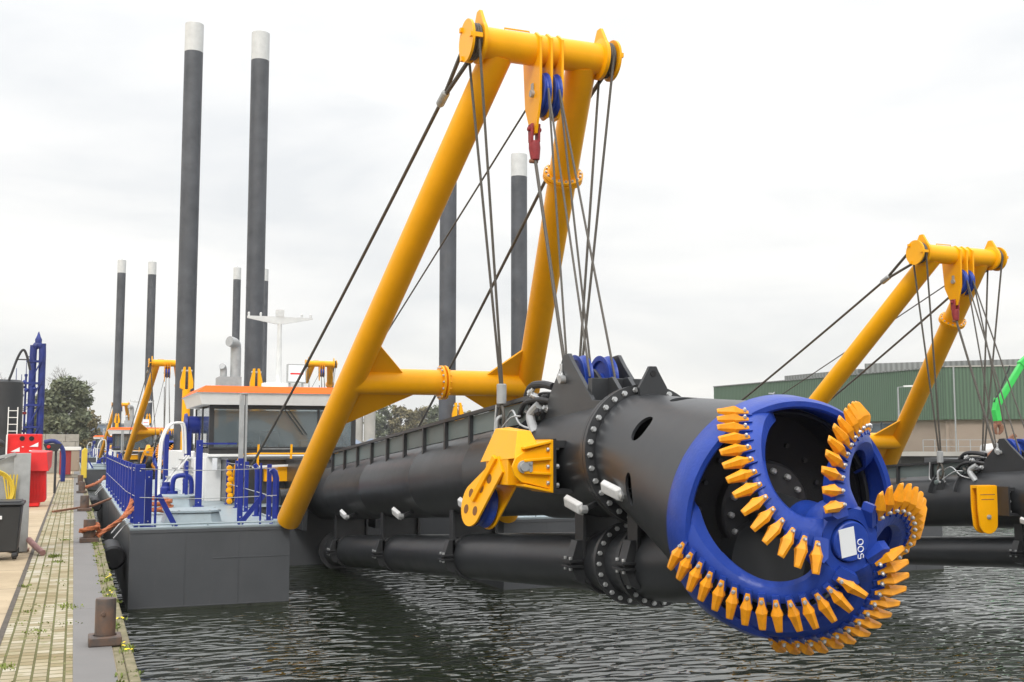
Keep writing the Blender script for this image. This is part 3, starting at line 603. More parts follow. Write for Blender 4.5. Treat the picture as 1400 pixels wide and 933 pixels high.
# hoses at the head of the handrail
zt=la(12.8).z
for i,(p,rr_,m) in enumerate(((((5.45,13.3,zt+.70),(5.42,13.0,zt+.98),(5.45,12.7,zt+1.02),(5.5,12.45,zt+.98)),.05,'hose'),(((5.6,13.4,zt+.7),(5.55,13.0,zt+.88),(5.6,12.6,zt+.88)),.045,'hose'),(((5.35,13.2,zt+.62),(5.3,12.9,zt+.78),(5.35,12.6,zt+.82),(5.45,12.45,zt+.8)),.035,'hose'),(((5.35,12.55,zt+.75),(5.30,12.7,zt+.62),(5.28,12.5,zt+.40)),.06,'grey'),(((5.3,13.5,zt+.62),(5.26,13.2,zt+.70),(5.24,12.9,zt+.52),(5.3,12.6,zt+.45)),.014,'bolt'),(((5.1,13.3,zt+.42),(5.15,13.0,zt+.6),(5.2,12.8,zt+.62)),.012,'bolt'),(((5.32,13.95,zt+.8),(5.30,13.95,zt+.4),(5.3,13.7,zt+.45)),.014,'bolt'))):
    b=MB(); b.tube(p,rr_,M[m],10,smooth=6); part(b,'hydraulic_hose',ld)
b=MB()
for k in range(9): c=Vector((5.42+random.uniform(-.12,.25),12.75+random.uniform(-.3,.4),zt+.55+random.uniform(-.1,.4))); b.lathe(c,(random.uniform(-1,1),random.uniform(-1,1),.3),[(-.05,.03),(-.02,.03),(-.02,.05),(.02,.05),(.02,.03),(.06,.03)],M['bolt'] if k%2 else M['hose'],8)
b.box((5.4,12.6,zt+.5),(5.9,13.2,zt+.68),M['black2']); part(b,'valve_block',ld)
# anodes along the underside
for (y,z) in ((9.96,2.42),(10.87,2.23),(14.86,2.02),(18.37,1.69),(22.34,1.43)):
    b=MB(); xx=5.06 if y<11 else 5.2; ra=Matrix.Rotation(R(-12),3,'Y')@Matrix.Rotation(R(12),3,'X')
    c=Vector((xx,y,z)); vsn=[]
    for zz,wd,ht in ((0,.19,.075),(.06,.165,.05)):
        for (i,j) in ((-1,-1),(1,-1),(1,1),(-1,1)): vsn.append(c+ra@Vector((-zz,i*wd,j*ht)))
    b.add(vsn,[(3,2,1,0),(4,5,6,7),(0,1,5,4),(1,2,6,5),(2,3,7,6),(3,0,4,7)],M['anode']); an=part(b,'anode',ld,bevel=.012)
    b=MB(); b.bar(c+ra@Vector((0,-.2,0)),c+Vector((.3,-.1,.06)),.05,.05,M['black2']); b.lathe(c+ra@Vector((.0,-.2,0)),(-1,0,0),[(-.03,.045),(.04,.045),(.05,.02)],M['bolt'],8); part(b,'anode_bracket',an)

# --- lower pipe hung under the ladder
def lp(y): return Vector((5.78,y,1.285-.081*(y-14.54)))
SD=Vector((0,-1,.081)).normalized()
b=MB(); L1=(25.5-10.95)/abs(SD.y); pr=[(0,.34)]
for y in (20.3,16.2): t=(25.5-y)/abs(SD.y); pr+=[(t-.02,.34),(t-.01,.347),(t+.01,.347),(t+.02,.34)]
pr+=[(L1,.34)]; b.lathe(lp(25.5),SD,pr,M['black'],48); b.lathe(lp(25.5),SD,[(-.02,.3),(-.02,.44),(.03,.44),(.03,.3)],M['black2'],40); b.bolts(lp(25.48),-SD,.40,18,M['bolt'],.02,.03)
b.tube([lp(26.3),lp(25.45)],.3,M['black'],24)
sp=part(b,'suction_pipe',sharp=25)
b=MB(); b.lathe(lp(10.98),SD,[(0,.34),(.1,.345),(.5,.345)],M['black'],48,cap=False); part(b,'pipe_neck',sp)
for y,ph in ((10.97,1),(10.42,-1)):
    b=MB(); o=lp(y); b.lathe(o,SD,[(-.03,.3),(-.03,.455),(.03,.455),(.03,.3)],M['black2'],56,cap=False); b.bolts(o+SD*.03,SD,.41,22,M['bolt'],.022,.03); b.bolts(o-SD*.03,-SD,.41,22,M['bolt'],.022,.03); part(b,'flange',sp)
b=MB(); e0=lp(10.42); pts=[e0,e0+SD*.35,Vector((5.78,9.5,1.72)),Vector((5.78,9.0,1.83)),Vector((5.78,8.35,1.85))]
b.tube(pts,[.34+.0*i for i in range(25)][:0] or .385,M['black'],44,smooth=6); part(b,'suction_bend',sp)
for y in (11.55,10.25,16.16,20.25,24.2):
    b=MB(); near=y<12; o=lp(y); top=la(max(y,10.6)).z-.5; xx=5.44
    b.box((xx-.02,y-.11,o.z+.05),(xx+.02,y+.11,top),M['black2']) if near else b.box((xx-.02,y-.08,o.z+.05),(xx+.02,y+.08,top),M['black2'])
    b.box((6.1,y-.11,o.z+.05),(6.14,y+.11,top),M['black2'])
    b.box((5.44,y-.02,o.z+.3),(6.12,y+.02,top),M['black2'])
    b.lathe(o,SD,[(-.06,.34),(-.06,.372),(.06,.372),(.06,.34)],M['black2'],40,cap=False)
    b.prism([(5.36,y-.0,o.z+.26),(5.46,y,o.z+.26),(5.46,y,o.z-.24),(5.36,y,o.z-.2),(5.28,y,o.z)],(0,.16,0),M['black2'])
    for dz in (-.03,.03): b.box((5.24,y-.12,o.z+dz-.012),(5.42,y+.12,o.z+dz+.012),M['black2'])
    for dy in (-.07,.07): b.lathe((5.28,y+dy,o.z+.045),(0,0,1),[(0,.022),(.03,.022)],M['bolt'],6); b.lathe((5.28,y+dy,o.z-.045),(0,0,-1),[(0,.022),(.03,.022)],M['bolt'],6)
    part(b,'pipe_hanger',ld,bevel=.003)
# hinge frame at the stern end of the ladder
b=MB()
for xx in (4.9,6.6): b.box((xx,25.2,.9),(xx+.1,27.6,2.5),M['black'])
b.cyl((4.6,26.6,1.6),(6.96,26.6,1.6),.2,M['black'],20); part(b,'hinge_frame')

# --- swing sheave (yellow) on the left side of the ladder
b=MB()
b.box((4.98,11.28,2.33),(5.02,11.78,2.94),M['black2']); b.box((5.02,11.30,2.84),(5.35,11.78,2.92),M['black2']); b.box((5.02,11.30,2.33),(5.4,11.78,2.38),M['black2']); b.box((5.02,11.7,2.38),(5.3,11.74,2.84),M['black2'])
for z in (2.42,2.63,2.84): b.lathe((5.03,11.34,z),(1,0,0),[(0,.03),(.04,.03)],M['bolt'],6)
part(b,'sheave_mount',ld)
b=MB(); b.box((4.93,11.26,2.34),(4.975,11.80,2.93),M['yellow'])
yf=11.30
for yy in (11.30,11.76):
    b.prism([(4.94,yy,2.38),(4.94,yy,2.89),(4.72,yy,2.82),(4.62,yy,2.79),(4.53,yy,2.73),(4.49,yy,2.63),(4.52,yy,2.53),(4.60,yy,2.46),(4.70,yy,2.44)],(0,.035,0),M['yellow'])
for z in (2.36,2.55,2.72,2.905): 
    zz=2.63+(z-2.63)*.75; b.add([(4.94,11.24,z-.015),(4.94,11.24,z+.015),(4.62,11.24,zz+.015),(4.62,11.24,zz-.015),(4.94,11.78,z-.015),(4.94,11.78,z+.015),(4.62,11.78,zz+.015),(4.62,11.78,zz-.015)],[(0,1,2,3),(7,6,5,4),(0,4,5,1),(1,5,6,2),(2,6,7,3),(3,7,4,0)],M['yellow'])
for z in (2.45,2.63,2.82): b.lathe((4.925,11.27,z),(-1,0,0),[(0,.025),(.03,.025)],M['bolt'],6)
sw=part(b,'swing_sheave_bracket',ld,bevel=.006)
b=MB(); b.lathe((4.62,11.285,2.63),(0,-1,0),[(0,.07),(.03,.07),(.03,.05),(.06,.05)],M['grey'],16); b.box((4.66,11.25,2.55),(4.72,11.285,2.71),M['grey']); b.lathe((4.69,11.25,2.59),(0,-1,0),[(0,.02),(.02,.02)],M['bolt'],6); b.lathe((4.69,11.25,2.67),(0,-1,0),[(0,.02),(.02,.02)],M['bolt'],6); part(b,'pivot_pin',sw)
# hood
b=MB(); lo=[(4.83,11.30,2.83),(4.52,11.30,2.72),(4.50,12.35,2.66),(4.78,12.35,2.80)]; hi=[(4.78,11.45,3.03),(4.62,11.45,3.03),(4.60,12.10,3.06),(4.78,12.10,3.08)]
b.add(lo+hi,[(0,1,2,3),(4,5,6,7),(0,1,5,4),(1,2,6,5),(2,3,7,6),(3,0,4,7)],M['yellow'])
b.box((4.52,11.5,2.42),(4.76,12.2,2.72),M['yellow']); part(b,'hood',sw,bevel=.008)
# cheeks and sheave
Pv=Vector((4.63,11.72,2.62)); Sc=Vector((4.48,12.22,2.16)); dd=(Sc-Pv).normalized(); aa=Vector((-1,0,0)); aa=(aa-dd*aa.dot(dd)).normalized(); aa=(aa+Vector((0,.06,0))).normalized(); aa=(aa-dd*aa.dot(dd)).normalized(); ss=dd.cross(aa)
def outline(rl,extra=0):
    pts=[Pv-dd*.02+ss*.12,Pv-dd*.02-ss*.12]
    for k in range(17): t=-PI/2+PI*k/16; pts.append(Sc+(dd*math.cos(t)+ss*math.sin(t))*rl)
    return pts
for sg in (1,-1):
    b=MB(); b.prism([p+aa*sg*.125 for p in outline(.262)],aa*.025,M['yellow'])
    if sg>0:
        for (u_,v_) in ((-.45,.0),(-.26,.02),(-.04,.13),(-.03,-.13),(.13,.03)):
            b.lathe(Sc+dd*u_+ss*v_+aa*.139,aa,[(0,.055),(.0025,.055)],M['holeshade'],16)  # holes are not cut: flat discs carry their inner shade as colour
    ck=part(b,'cheek_plate',sw,bevel=.004)
    b=MB(); b.bar(Pv+aa*sg*.16+ss*.12,Sc+aa*sg*.16-dd*.06,.05,.07,M['yellow']); part(b,'cheek_arm',sw,bevel=.008)
part(sheave_mb(Sc,aa,.25,.15),'sheave',sw)

# --- cutter head
def cpt(s,r,th): return c0+ax*s+(rt*math.cos(th)+up*math.sin(th))*r
def prof(u): return 1.231*u-.378*u*u, 1.034-.135*u-.587*u*u
def theta(u,k): return R(120)+R(72)*k+.823*u+.325*u*u
def surf(u,th): s,r=prof(u); return cpt(s,r,th)
def normal(u,th):
    s0_,r0_=prof(u-.01); s1_,r1_=prof(u+.01); ds,dr=s1_-s0_,r1_-r0_; n=(ax*(-dr)+(rt*math.cos(th)+up*math.sin(th))*ds); return n.normalized()
b=MB(); b.lathe(c0+ax*(-.27),ax,[(0,.93),(0,1.05),(.02,1.06),(.25,1.055),(.31,1.03),(.31,.985),(.29,.965),(.05,.955),(0,.93)],M['blue'],120,cap=False)
ch=part(b,'cutter_head',sharp=30)
b=MB(); b.lathe(c0,ax,[(.50,.17),(.52,.24),(.60,.30),(.78,.285),(.84,.26),(.84,.175),(.80,.17),(.80,.165),(.865,.16),(.875,.15),(.875,0)],M['blue'],72); hb=part(b,'hub',ch)
b=MB(); b.lathe(c0,ax,[(-.45,.19),(.22,.19)],M['black'],48); b.lathe(c0,ax,[(.2,.19),(.22,.21),(.5,.215),(.6,.26)],M['blue'],48); b.lathe(c0,ax,[(-.52,.44),(-.42,.44),(-.40,.42),(-.40,.2)],M['black2'],56)
for k in range(14): pp=cpt(-.40,.36,2*PI*k/14+.1); b.lathe(pp,ax,[(0,.028),(.035,.028),(.05,.015)],M['bolt'],8)
part(b,'shaft',ch)
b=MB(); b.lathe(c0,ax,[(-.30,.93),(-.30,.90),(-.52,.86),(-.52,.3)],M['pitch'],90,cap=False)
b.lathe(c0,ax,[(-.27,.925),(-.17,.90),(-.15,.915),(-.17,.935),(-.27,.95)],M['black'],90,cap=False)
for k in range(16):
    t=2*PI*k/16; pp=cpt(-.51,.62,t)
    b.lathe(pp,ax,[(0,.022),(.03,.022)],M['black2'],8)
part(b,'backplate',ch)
def uarr(n,a,b_): return [a+(b_-a)*i/(n-1) for i in range(n)]
trr=random.Random(4)
for k in range(5):
    b=MB(); us=uarr(40,-.16,1.03); vs=[]; nx=6; SEC=2*(nx+2)
    for u in us:
        th=theta(u,k) if u>-.03 else theta(-.03,k)+(u+.03)*.5
        s,r=prof(u); uu=max(0,min(1,u)); wd=.265-.09*math.sin(PI*min(1,uu*1.0))**.8-.05*uu+.2*max(0,(.12-u))
        if uu>.9: wd+=(uu-.9)*.3
        thk=.075+.03*uu
        dth=wd/max(r,.28); lead=.015/max(r,.3)
        top=[];bot=[]
        for i in range(nx+1):
            f_=i/nx; t=th+lead-dth*f_; n=normal(u if u>0 else 0.0,t); base=cpt(s,r,t)
            lift=.0+.018*math.sin(PI*f_)-.05*f_          # trailing side dips inwards
            if u<-.0: lift-= .0
            top.append(base+n*(lift-.012)); bot.append(base+n*(lift-.012-thk*(1-.45*f_)-(.20*(1-f_)**1.3*min(1,max(0,u)*8)*(1-.5*uu))))
        t=th+lead-dth; n=normal(u if u>0 else 0.0,t); tg=(rt*math.sin(t)-up*math.cos(t)); exl=.03+.08*max(0,1-uu*.95)
        dvv=(tg*.28-n*.96).normalized(); top.append(top[-1]+dvv*exl); bot.append(top[-1]-(tg*.85+n*.5)*.03)
        vs+=top+bot[::-1]
    fs=[]
    for j in range(len(us)-1):
        for i in range(SEC): i2=(i+1)%SEC; fs.append((j*SEC+i,j*SEC+i2,(j+1)*SEC+i2,(j+1)*SEC+i))
    fs.append(tuple(range(SEC))); fs.append(tuple((len(us)-1)*SEC+i for i in range(SEC)))
    b.add(vs,fs,M['blue'])
    nt_=14; teeth=[]
    for i in range(nt_):
        u=i/(nt_-1)*(1.0 if k else 1.0); th=theta(u,k); n=normal(u,th); p=surf(u,th)
        du=.01; p2=surf(u+du,theta(u+du,k)); along=(p2-p).normalized()
        tang=(-rt*math.sin(th)+up*math.cos(th)).normalized()
        lead=(tang-along*tang.dot(along)*.75).normalized(); lead=(lead*.86+n*.42+along*trr.uniform(-.05,.05)+n*trr.uniform(-.04,.04)).normalized()
        side=along-lead*along.dot(lead); side.normalize(); nn=side.cross(lead).normalized()
        if nn.dot(n)<0: nn=-nn
        # adapter block on the arm
        q=p-lead*.035; b.prism([q+side*.028-lead*.03,q-side*.028-lead*.03,q-side*.036+lead*.09,q+side*.036+lead*.09],nn*.05,M['blue'])
        t_=MB(); secs=[(-.035,.018,.008,.030),(.03,.030,.0,.048),(.085,.047,-.016,.078),(.105,.040,-.012,.076),(.215,.029,.008,.042),(.228,.027,.016,.030)]
        vv=[]
        for (d_,hw,zl,zh) in secs:
            c_=p+lead*d_+nn*.012; sk=side*(.012*math.sin(d_*13))
            hl=hw*(1.12 if .04<d_<.2 else 1); vv+=[c_-side*hl+nn*zl,c_-side*hl*.95+nn*(zl+(zh-zl)*.55),c_+sk+nn*zh,c_+side*hw*.95+nn*(zl+(zh-zl)*.55),c_+side*hw+nn*zl]
        ff=[]
        for j in range(len(secs)-1):
            for m_ in range(5): m2=(m_+1)%5; ff.append((j*5+m_,j*5+m2,(j+1)*5+m2,(j+1)*5+m_))
        ff.append((0,1,2,3,4)); ff.append(tuple(5*(len(secs)-1)+m_ for m_ in range(5)))
        t_.add(vv,ff,M['tooth']); t_.lathe(p+nn*.045-lead*.002,nn,[(-.01,.017),(.010,.017),(.018,.012),(.024,.010)],M['bolt'],10)
        teeth.append(t_)
    q=surf(1.0,theta(1.0,k))+along*.06-n*.035; b.prism([q+along*.03-lead*.06,q+along*.035+lead*.09,q+lead*.14,q-along*.045+lead*.12,q-along*.04-lead*.06],nn*.10,M['blue'])
    part(b,'cutter_arm',ch,sharp=35)
    for t_ in teeth: part(t_,'tooth',ch,sharp=18)
# sticker and hand written 500 on the hub
def hubpt(x,y,d=.8775): return c0+ax*d+rt*x+up*y
b=MB(); a_=R(12)
def rot2(x,y,a_): return x*math.cos(a_)-y*math.sin(a_),x*math.sin(a_)+y*math.cos(a_)
cs=[rot2(x,y,a_) for x,y in ((-.075,-.115),(.065,-.115),(.065,.115),(-.075,.115))]
b.prism([hubpt(x-.035,y) for x,y in cs],ax*.003,M['label']); part(b,'label_sheet',ch)
b=MB()
def stroke(pts):   # written upwards along the right of the sheet
    P_=[]
    for (x,y) in pts: rx,ry=rot2(-y,x,a_*.6); P_.append(hubpt(.105+rx,-.02+ry,.878))
    b.tube(P_,.0042,M['ink'],6,smooth=4)
H=.052
stroke([(-.075,H),(-.105,H),(-.108,H*.55),(-.085,H*.55),(-.074,H*.3),(-.085,.004),(-.108,.006)])
for ox in (-.035,.022): stroke([(ox+.022*math.cos(t),H*.5+H*.48*math.sin(t)) for t in [2*PI*i/12 for i in range(13)]])
part(b,'written_number',ch,label='hand written 500')

# --- wires
def wire(name,pts,r=.016,parent=None,smooth=0,label=None,m='wire'):
    b=MB(); b.tube(pts,r,M[m],8,smooth=smooth); return part(b,name,parent,label=label)
def sag(p,q,s=.1,n=10):
    p=Vector(p);q=Vector(q); return [p.lerp(q,i/n)-Vector((0,0,s*4*(i/n)*(1-i/n))) for i in range(n+1)]
# stays from the beam ends down to the deck
for sx,cap_,end in ((-1,BL+ex*.10,Vector((3.62,27.5,1.5))),(1,BR-ex*.10,Vector((7.75,29,1.5)))):
    dv=(end-cap_).normalized(); soc=cap_+dv*1.15
    b=MB(); b.tube([cap_+Vector((0,-.05,.2)),cap_+Vector((0,.18,.14)),soc-dv*.12+Vector((0,0,.02))],.03,M['wire'],8,smooth=5); b.tube([cap_+Vector((0,-.12,-.2)),cap_+Vector((0,.10,-.2)),soc-dv*.12-Vector((0,0,.02))],.03,M['wire'],8,smooth=5); part(b,'stay_eye',af)
    b=MB(); b.lathe(soc-dv*.16,dv,[(0,.045),(.02,.06),(.26,.06),(.3,.035)],M['grey'],12); part(b,'rope_ferrule',af)
    wire('stay_wire',sag(soc,end,.12,14),.027)
wire('winch_wire',[SB+Vector((-.08,.30,0)),(5.5,28.0,2.4)],.014)
# slings from the beam ends to the ladder shackles
for sx,cap_ in ((-1,BL+ex*.10),(1,BR-ex*.10)):
    top=Vector((5.78+sx*.56,13.5,la(13.5).z+1.05)); 
    for dy in (-.24,.20): wire('sling_wire',[cap_+Vector((-sx*.02*0,dy,0)),top+Vector((0,dy*.12,0))],.019)
    b=MB(); b.lathe(top+Vector((0,0,.06)),(0,0,-1),[(0,.05),(.01,.065),(.26,.065),(.27,.05)],M['grey'],14)
    b.tube([top+Vector((0,0,-.2)),top+Vector((0,.07,-.32)),top+Vector((0,.075,-.45)),top+Vector((0,0,-.58)),top+Vector((0,-.075,-.45)),top+Vector((0,-.07,-.32)),top+Vector((0,0,-.2))],.022,M['wire'],8,smooth=4); part(b,'sling_thimble')
    b=MB(); z0=top+Vector((0,0,-.50)); b.tube([z0+Vector((0,0,.05))+Vector((.07*math.cos(t),0,.08*math.sin(t))) for t in [PI*i/8 for i in range(9)]]+[z0+Vector((-.07,0,-.14))],.024,M['grey'],8); b.tube([z0+Vector((.07,0,.05)),z0+Vector((.07,0,-.14))],.024,M['grey'],8)
    b.cyl(z0+Vector((-.12,0,-.15)),z0+Vector((.12,0,-.15)),.03,M['grey'],12); b.lathe(z0+Vector((-.1,0,-.15)),(-1,0,0),[(0,.055),(.03,.055),(.04,.03)],M['teal'],14); part(b,'shackle')
    b=MB(); b.prism([top+Vector((0,y,z)) for y,z in ((-.13,-1.0),(-.07,-.62),(0,-.57),(.07,-.62),(.2,-1.0))],(.04,0,0),M['black']); part(b,'sling_lug',ld)
# hoist falls between the two sheave sets
for (dx,dy,ex_,ey) in ((-.08,-.29,-.165,.31),(-.08,-.29,-.165,-.31),(.08,-.29,.165,-.31),(.08,-.29,.165,.31)):
    wire('hoist_wire',[SB+Vector((dx,dy,0)),LS+Vector((ex_,ey,.02))],.015)
wire('hoist_wire',[(cx-.15,yb-.01,BZ-1.5),(5.62,12.3,la(12).z+1.0)],.024)

# --- swing/tow details: fenders between hull and quay belong to the quay side
D1=root
# copies of the whole vessel
bg_=[]
def dup(loc,s,label,skip=()):
    r=copy_tree(root,None,skip); r.location=loc; r.scale=(s,s,s); r['label']=label; return r
D2=dup((14.35,19.95,0),.75,'dredger out on the right with its A-frame before the green warehouse')
D2.scale.x=.865
for o_ in [x for x in C.objects if x.name.startswith('swing_sheave_bracket')]:
    if o_.parent is not None and o_.parent.parent is D2:
        for q_ in [x for x in C.objects if x.parent is o_]: bpy.data.objects.remove(q_)
        par_=o_.parent; bpy.data.objects.remove(o_); b=MB(O0)
        def U(yy,w_,z0,z1): return [(5.0-w_,yy,z1),(5.0+.0,yy,z1)]
        yy=11.6
        for k in range(2):
            pts=[(4.52,yy+.17*k,2.95),(4.98,yy+.17*k,2.95),(4.98,yy+.17*k,2.45)]
            pts+=[(4.76+.21*math.cos(t)-.0,yy+.17*k,2.16+.21*math.sin(t)) for t in [-PI*i/12 for i in range(13)]]+[(4.52,yy+.17*k,2.5)]
            b.prism(pts,(0,.035,0),M['yellow'])
        b.box((4.53,yy,2.9),(4.97,yy+.2,2.96),M['yellow']); b.box((4.58,yy-.022,2.76),(4.92,yy-.0175,2.775),M['rust']); b.box((4.6,yy-.022,2.66),(4.9,yy-.0175,2.675),M['rust'])
        b.box((4.98,yy-.02,2.3),(5.3,yy+.22,2.9),M['black2']); b.lathe((4.76,yy-.018,2.3),(0,-1,0),[(0,.05),(.02,.05),(.02,.03),(.04,.03)],M['grey'],12)
        nb=b.build('swing_plate',par_,bevel=.006)
for o_ in list(C.objects):
    if o_.parent is D2 and o_.name.startswith('spud.'): o_.location.z=-1.1; o_.location.x=.4 if min(v.co.x for v in o_.data.vertices)>-.5 else -.25
SM=('railing_wire','hydraulic_','anode','written','label_sheet','rope_socket','valve')
dup((4.8,71.5,0),.9,'dredger behind the nearest one along the quay, yellow frame left of the tallest spuds',SM)
dup((16.7,87,0),1.05,'distant dredger whose A-frame top shows just above the orange roof band',SM)
dup((4.6,132,0),.85,'farthest dredger along the quay with a thin yellow frame left of the spuds',SM+('spud',))

# ------------------------------------------------------------------ quay objects
def bollard(y,label,x=.30,s=1):
    o=Vector((x,y,1.195)); b=MB(o); w=.165*s
    b.box((x-w,y-w,1.195),(x+w,y+w,1.275),M['bollard']); base=b.build('bollard',bevel=.012); base.location=o
    c=MB(o); c.lathe((x,y,1.275),(0,0,1),[(0,.12*s),(0,.105*s),(.29,.105*s),(.305,.1*s),(.31,0)],M['bollard'],28,cap=False); c.lathe((x-.02,y-.1*s,1.46),(0,-1,0),[(0,.02),(.02,.014)],M['bollard'],10); k=c.build('bollard_post',base)
    tag(base,label,'bollard','bollards along the quay edge'); return base
bollard(10.1,'rusty grey bollard standing alone nearest the camera, no rope on it',s=.8)
bollard(20.4,'second bollard from the camera, orange rope wrapped round its foot',s=.95)
bollard(29.6,'third bollard along the quay, brown steel bar lying just in front of it')
bollard(40,'fourth bollard along the quay, small, with a rope running to the hull')
bollard(48,'farthest bollard, beside the little white-topped cabinet')
def rope(name,pts,label,grp=None,r=.045,m='rope',n=6):
    # three strands twisted round the path
    path=catmull([Vector(p) for p in pts],n); b=MB(); L_=0; cum=[0]
    for i in range(1,len(path)): L_+=(path[i]-path[i-1]).length; cum.append(L_)
    for s_ in range(3):
        pp=[]
        for i,p in enumerate(path):
            d=(path[min(i+1,len(path)-1)]-path[max(0,i-1)]).normalized(); x,y,_=frame(d); t=cum[i]*9+s_*2*PI/3; pp.append(p+(x*math.cos(t)+y*math.sin(t))*r*.5)
        b.tube(pp,r*.6,M[m],8)
    o=b.build(name); tag(o,label,'rope',grp); return o
loop=[(.30+.14*math.cos(t),20.4+.14*math.sin(t),1.31+.02*i) for i,t in enumerate([PI*.0+k*PI/4 for k in range(10)])]
rope('mooring_rope',loop+[(.5,20.5,1.36),(.8,21.0,1.5),(1.0,21.6,1.72),(1.08,22.2,1.95)],'thick orange rope from the second bollard up to the near pontoon','orange mooring ropes',.038,n=10)
rope('mooring_rope',[(.45,20.3,1.3),(.62,20.6,1.42),(.9,21.0,1.58),(1.12,21.8,1.7),(1.15,22.6,1.5)],'slack lower orange rope lying under the thick one at the near pontoon','orange mooring ropes',.032,n=10)
rope('mooring_rope',[(.3,40,1.35),(.6,41,1.4),(.95,43,1.5),(1.1,44,1.62)],'orange rope at the fourth bollard, running to the hull far along the quay','orange mooring ropes',.06)
rope('rope_coil',[(1.75+.22*math.cos(t)*(1-.01*i),24.2+.25*math.sin(t),1.44+.012*i) for i,t in enumerate([k*PI/5 for k in range(26)])],'red-brown rope coil lying on the near pontoon deck',r=.045,n=3)
for (y,l) in ((21.8,'big black tube fender between quay and near pontoon, closest to the camera'),(39.5,'black tube fender farther along the same pontoon')):
    b=MB((.72,y,1.0)); b.lathe((.72,y-.8,.85),(0,1,0),[(0,0),(0,.17),(.05,.21),(1.55,.21),(1.6,.17),(1.6,0)],M['rubber'],28,cap=False)
    for dy in (-.6,.6): b.tube([(.72,y+dy,1.18),(.9,y+dy,1.4),(1.0,y+dy,1.45)],.015,M['grey'],6)
    o=b.build('fender'); o.location=(.72,y,1.0); tag(o,l,'fender','tube fenders')
# brown steel bar lying across the cobbles
b=MB(); b.bar((-.42,29.0,1.23),(.5,30.0,1.30),.07,.05,M['rust'],(0,0,1)); b.bar((.5,30.0,1.30),(.95,30.6,1.45),.05,.05,M['rust'],(0,0,1)); tag(b.build('steel_bar',bevel=.008),'long rusty steel bar lying across the cobbles before the third bollard','bar')
# pinkish pipe on cobbles
b=MB(); b.tube([(-.60,18.95,1.38),(-.50,18.6,1.31),(-.38,18.25,1.235)],.045,M['pinkpipe'],14,smooth=3); tag(b.build('short_pipe'),'short faded pink pipe leaning at the foot of the grey steel frame','pipe')
# waste bin
b=MB(); B0=Vector((-.98,17.9,1.2))
def taper(b,cx,cy,z0,z1,w0,d0,w1,d1,m):
    lo=[(cx+i*w0,cy+j*d0,z0) for i,j in ((-1,-1),(1,-1),(1,1),(-1,1))]; hi=[(cx+i*w1,cy+j*d1,z1) for i,j in ((-1,-1),(1,-1),(1,1),(-1,1))]
    b.add(lo+hi,[(3,2,1,0),(4,5,6,7)]+[(k,(k+1)%4,(k+1)%4+4,k+4) for k in range(4)],M[m])
b.off=B0; taper(b,-1.02,18.0,1.31,1.98,.30,.30,.345,.36,'bin'); bn=b.build('waste_bin',bevel=.02); bn.location=B0; tag(bn,'dark grey wheeled bin cut off by the left edge of the picture','bin')
b=MB(B0); taper(b,-1.02,18.0,1.99,2.03,.38,.40,.37,.39,'bin'); b.box((-1.36,17.62,2.03),(-.68,18.3,2.05),M['bin']); b.build('lid',bn,bevel=.015)
for (x,y) in ((-.75,17.75),(-.75,18.25),(-1.28,17.75)):
    b=MB(B0); b.lathe((x-.03,y,1.26),(1,0,0),[(0,.06),(.06,.06)],M['rubber'],14); b.box((x-.04,y-.03,1.24),(x+.04,y+.03,1.33),M['bin']); b.build('wheel',bn)
b=MB(B0); b.box((-1.02,17.63,1.79),(-.93,17.645,1.84),M['label'],Matrix.Rotation(R(4),3,'X')); b.build('sticker',bn)
# steel side frame with yellow hose
F0=Vector((-.7,19,1.2))
b=MB(F0); 
b.prism([(-2.6,19.0,1.9),(-2.6,19.0,2.35),(-1.25,19.0,2.55),(-.82,19.0,2.72),(-.72,19.0,2.72),(-.72,19.0,1.9)],(0,.03,0),M['grey']); b.box((-.86,18.93,1.2),(-.62,19.03,2.73),M['grey']); b.box((-.90,18.96,1.2),(-.6,19.3,1.23),M['rust']); b.bar((-.84,18.92,2.72),(-2.4,18.92,2.35),.04,.05,M['grey'])
fr=b.build('winch_stand',bevel=.004); fr.location=F0; tag(fr,'galvanised steel side plate of a winch, standing behind the bin','winch stand')
b=MB(F0+Vector((0,0,0)))
for k in range(5):
    r_=.42+.022*k; b.tube([(-1.15+r_*math.cos(t)*.62,18.88-.012*k,2.28-.12+r_*math.sin(t)*.62) for t in [R(-60)+R(200)*i/20 for i in range(21)]],.011,M['hyellow'],8)
    b.tube([(-1.0+.05*k,18.87,2.4),(-.93+.025*k,18.86,2.0),(-.9+.02*k,18.87,1.7),(-.85+.01*k,18.87,1.45),(-.8,18.85,1.24)],.011,M['hyellow'],8,smooth=4)
h=b.build('yellow_hose'); tag(h,'yellow hose coil hanging on the galvanised steel frame','hose'); h.location=F0
# red winch housing
b=MB((-.5,19.6,1.9)); px_=[(-.66,2.50),(-.34,2.50),(-.31,2.46),(-.31,1.90),(-.34,1.87),(-.63,1.86)]
b.prism([(x,19.5,z) for x,z in ((-.64,2.44),(-.40,2.44),(-.385,1.98),(-.41,1.95),(-.63,1.93))],(0,.55,0),M['redpaint'])
b.add([(-.66,19.15,2.44),(-.36,19.15,2.44),(-.33,19.8,2.50),(-.66,19.8,2.50),(-.64,19.2,2.74),(-.40,19.2,2.74),(-.32,19.8,2.76),(-.64,19.8,2.78)],[(0,1,2,3),(4,5,6,7),(0,1,5,4),(1,2,6,5),(2,3,7,6),(3,0,4,7)],M['redpaint'])
for k in range(5): b.box((-.62+k*.045,19.215,1.97),(-.605+k*.045,19.225,2.42),M['redpaint'])
o=b.build('winch_housing',bevel=.015); o.location=(-.5,19.6,1.9); tag(o,'bright red winch cover bolted to the galvanised frame','winch cover')
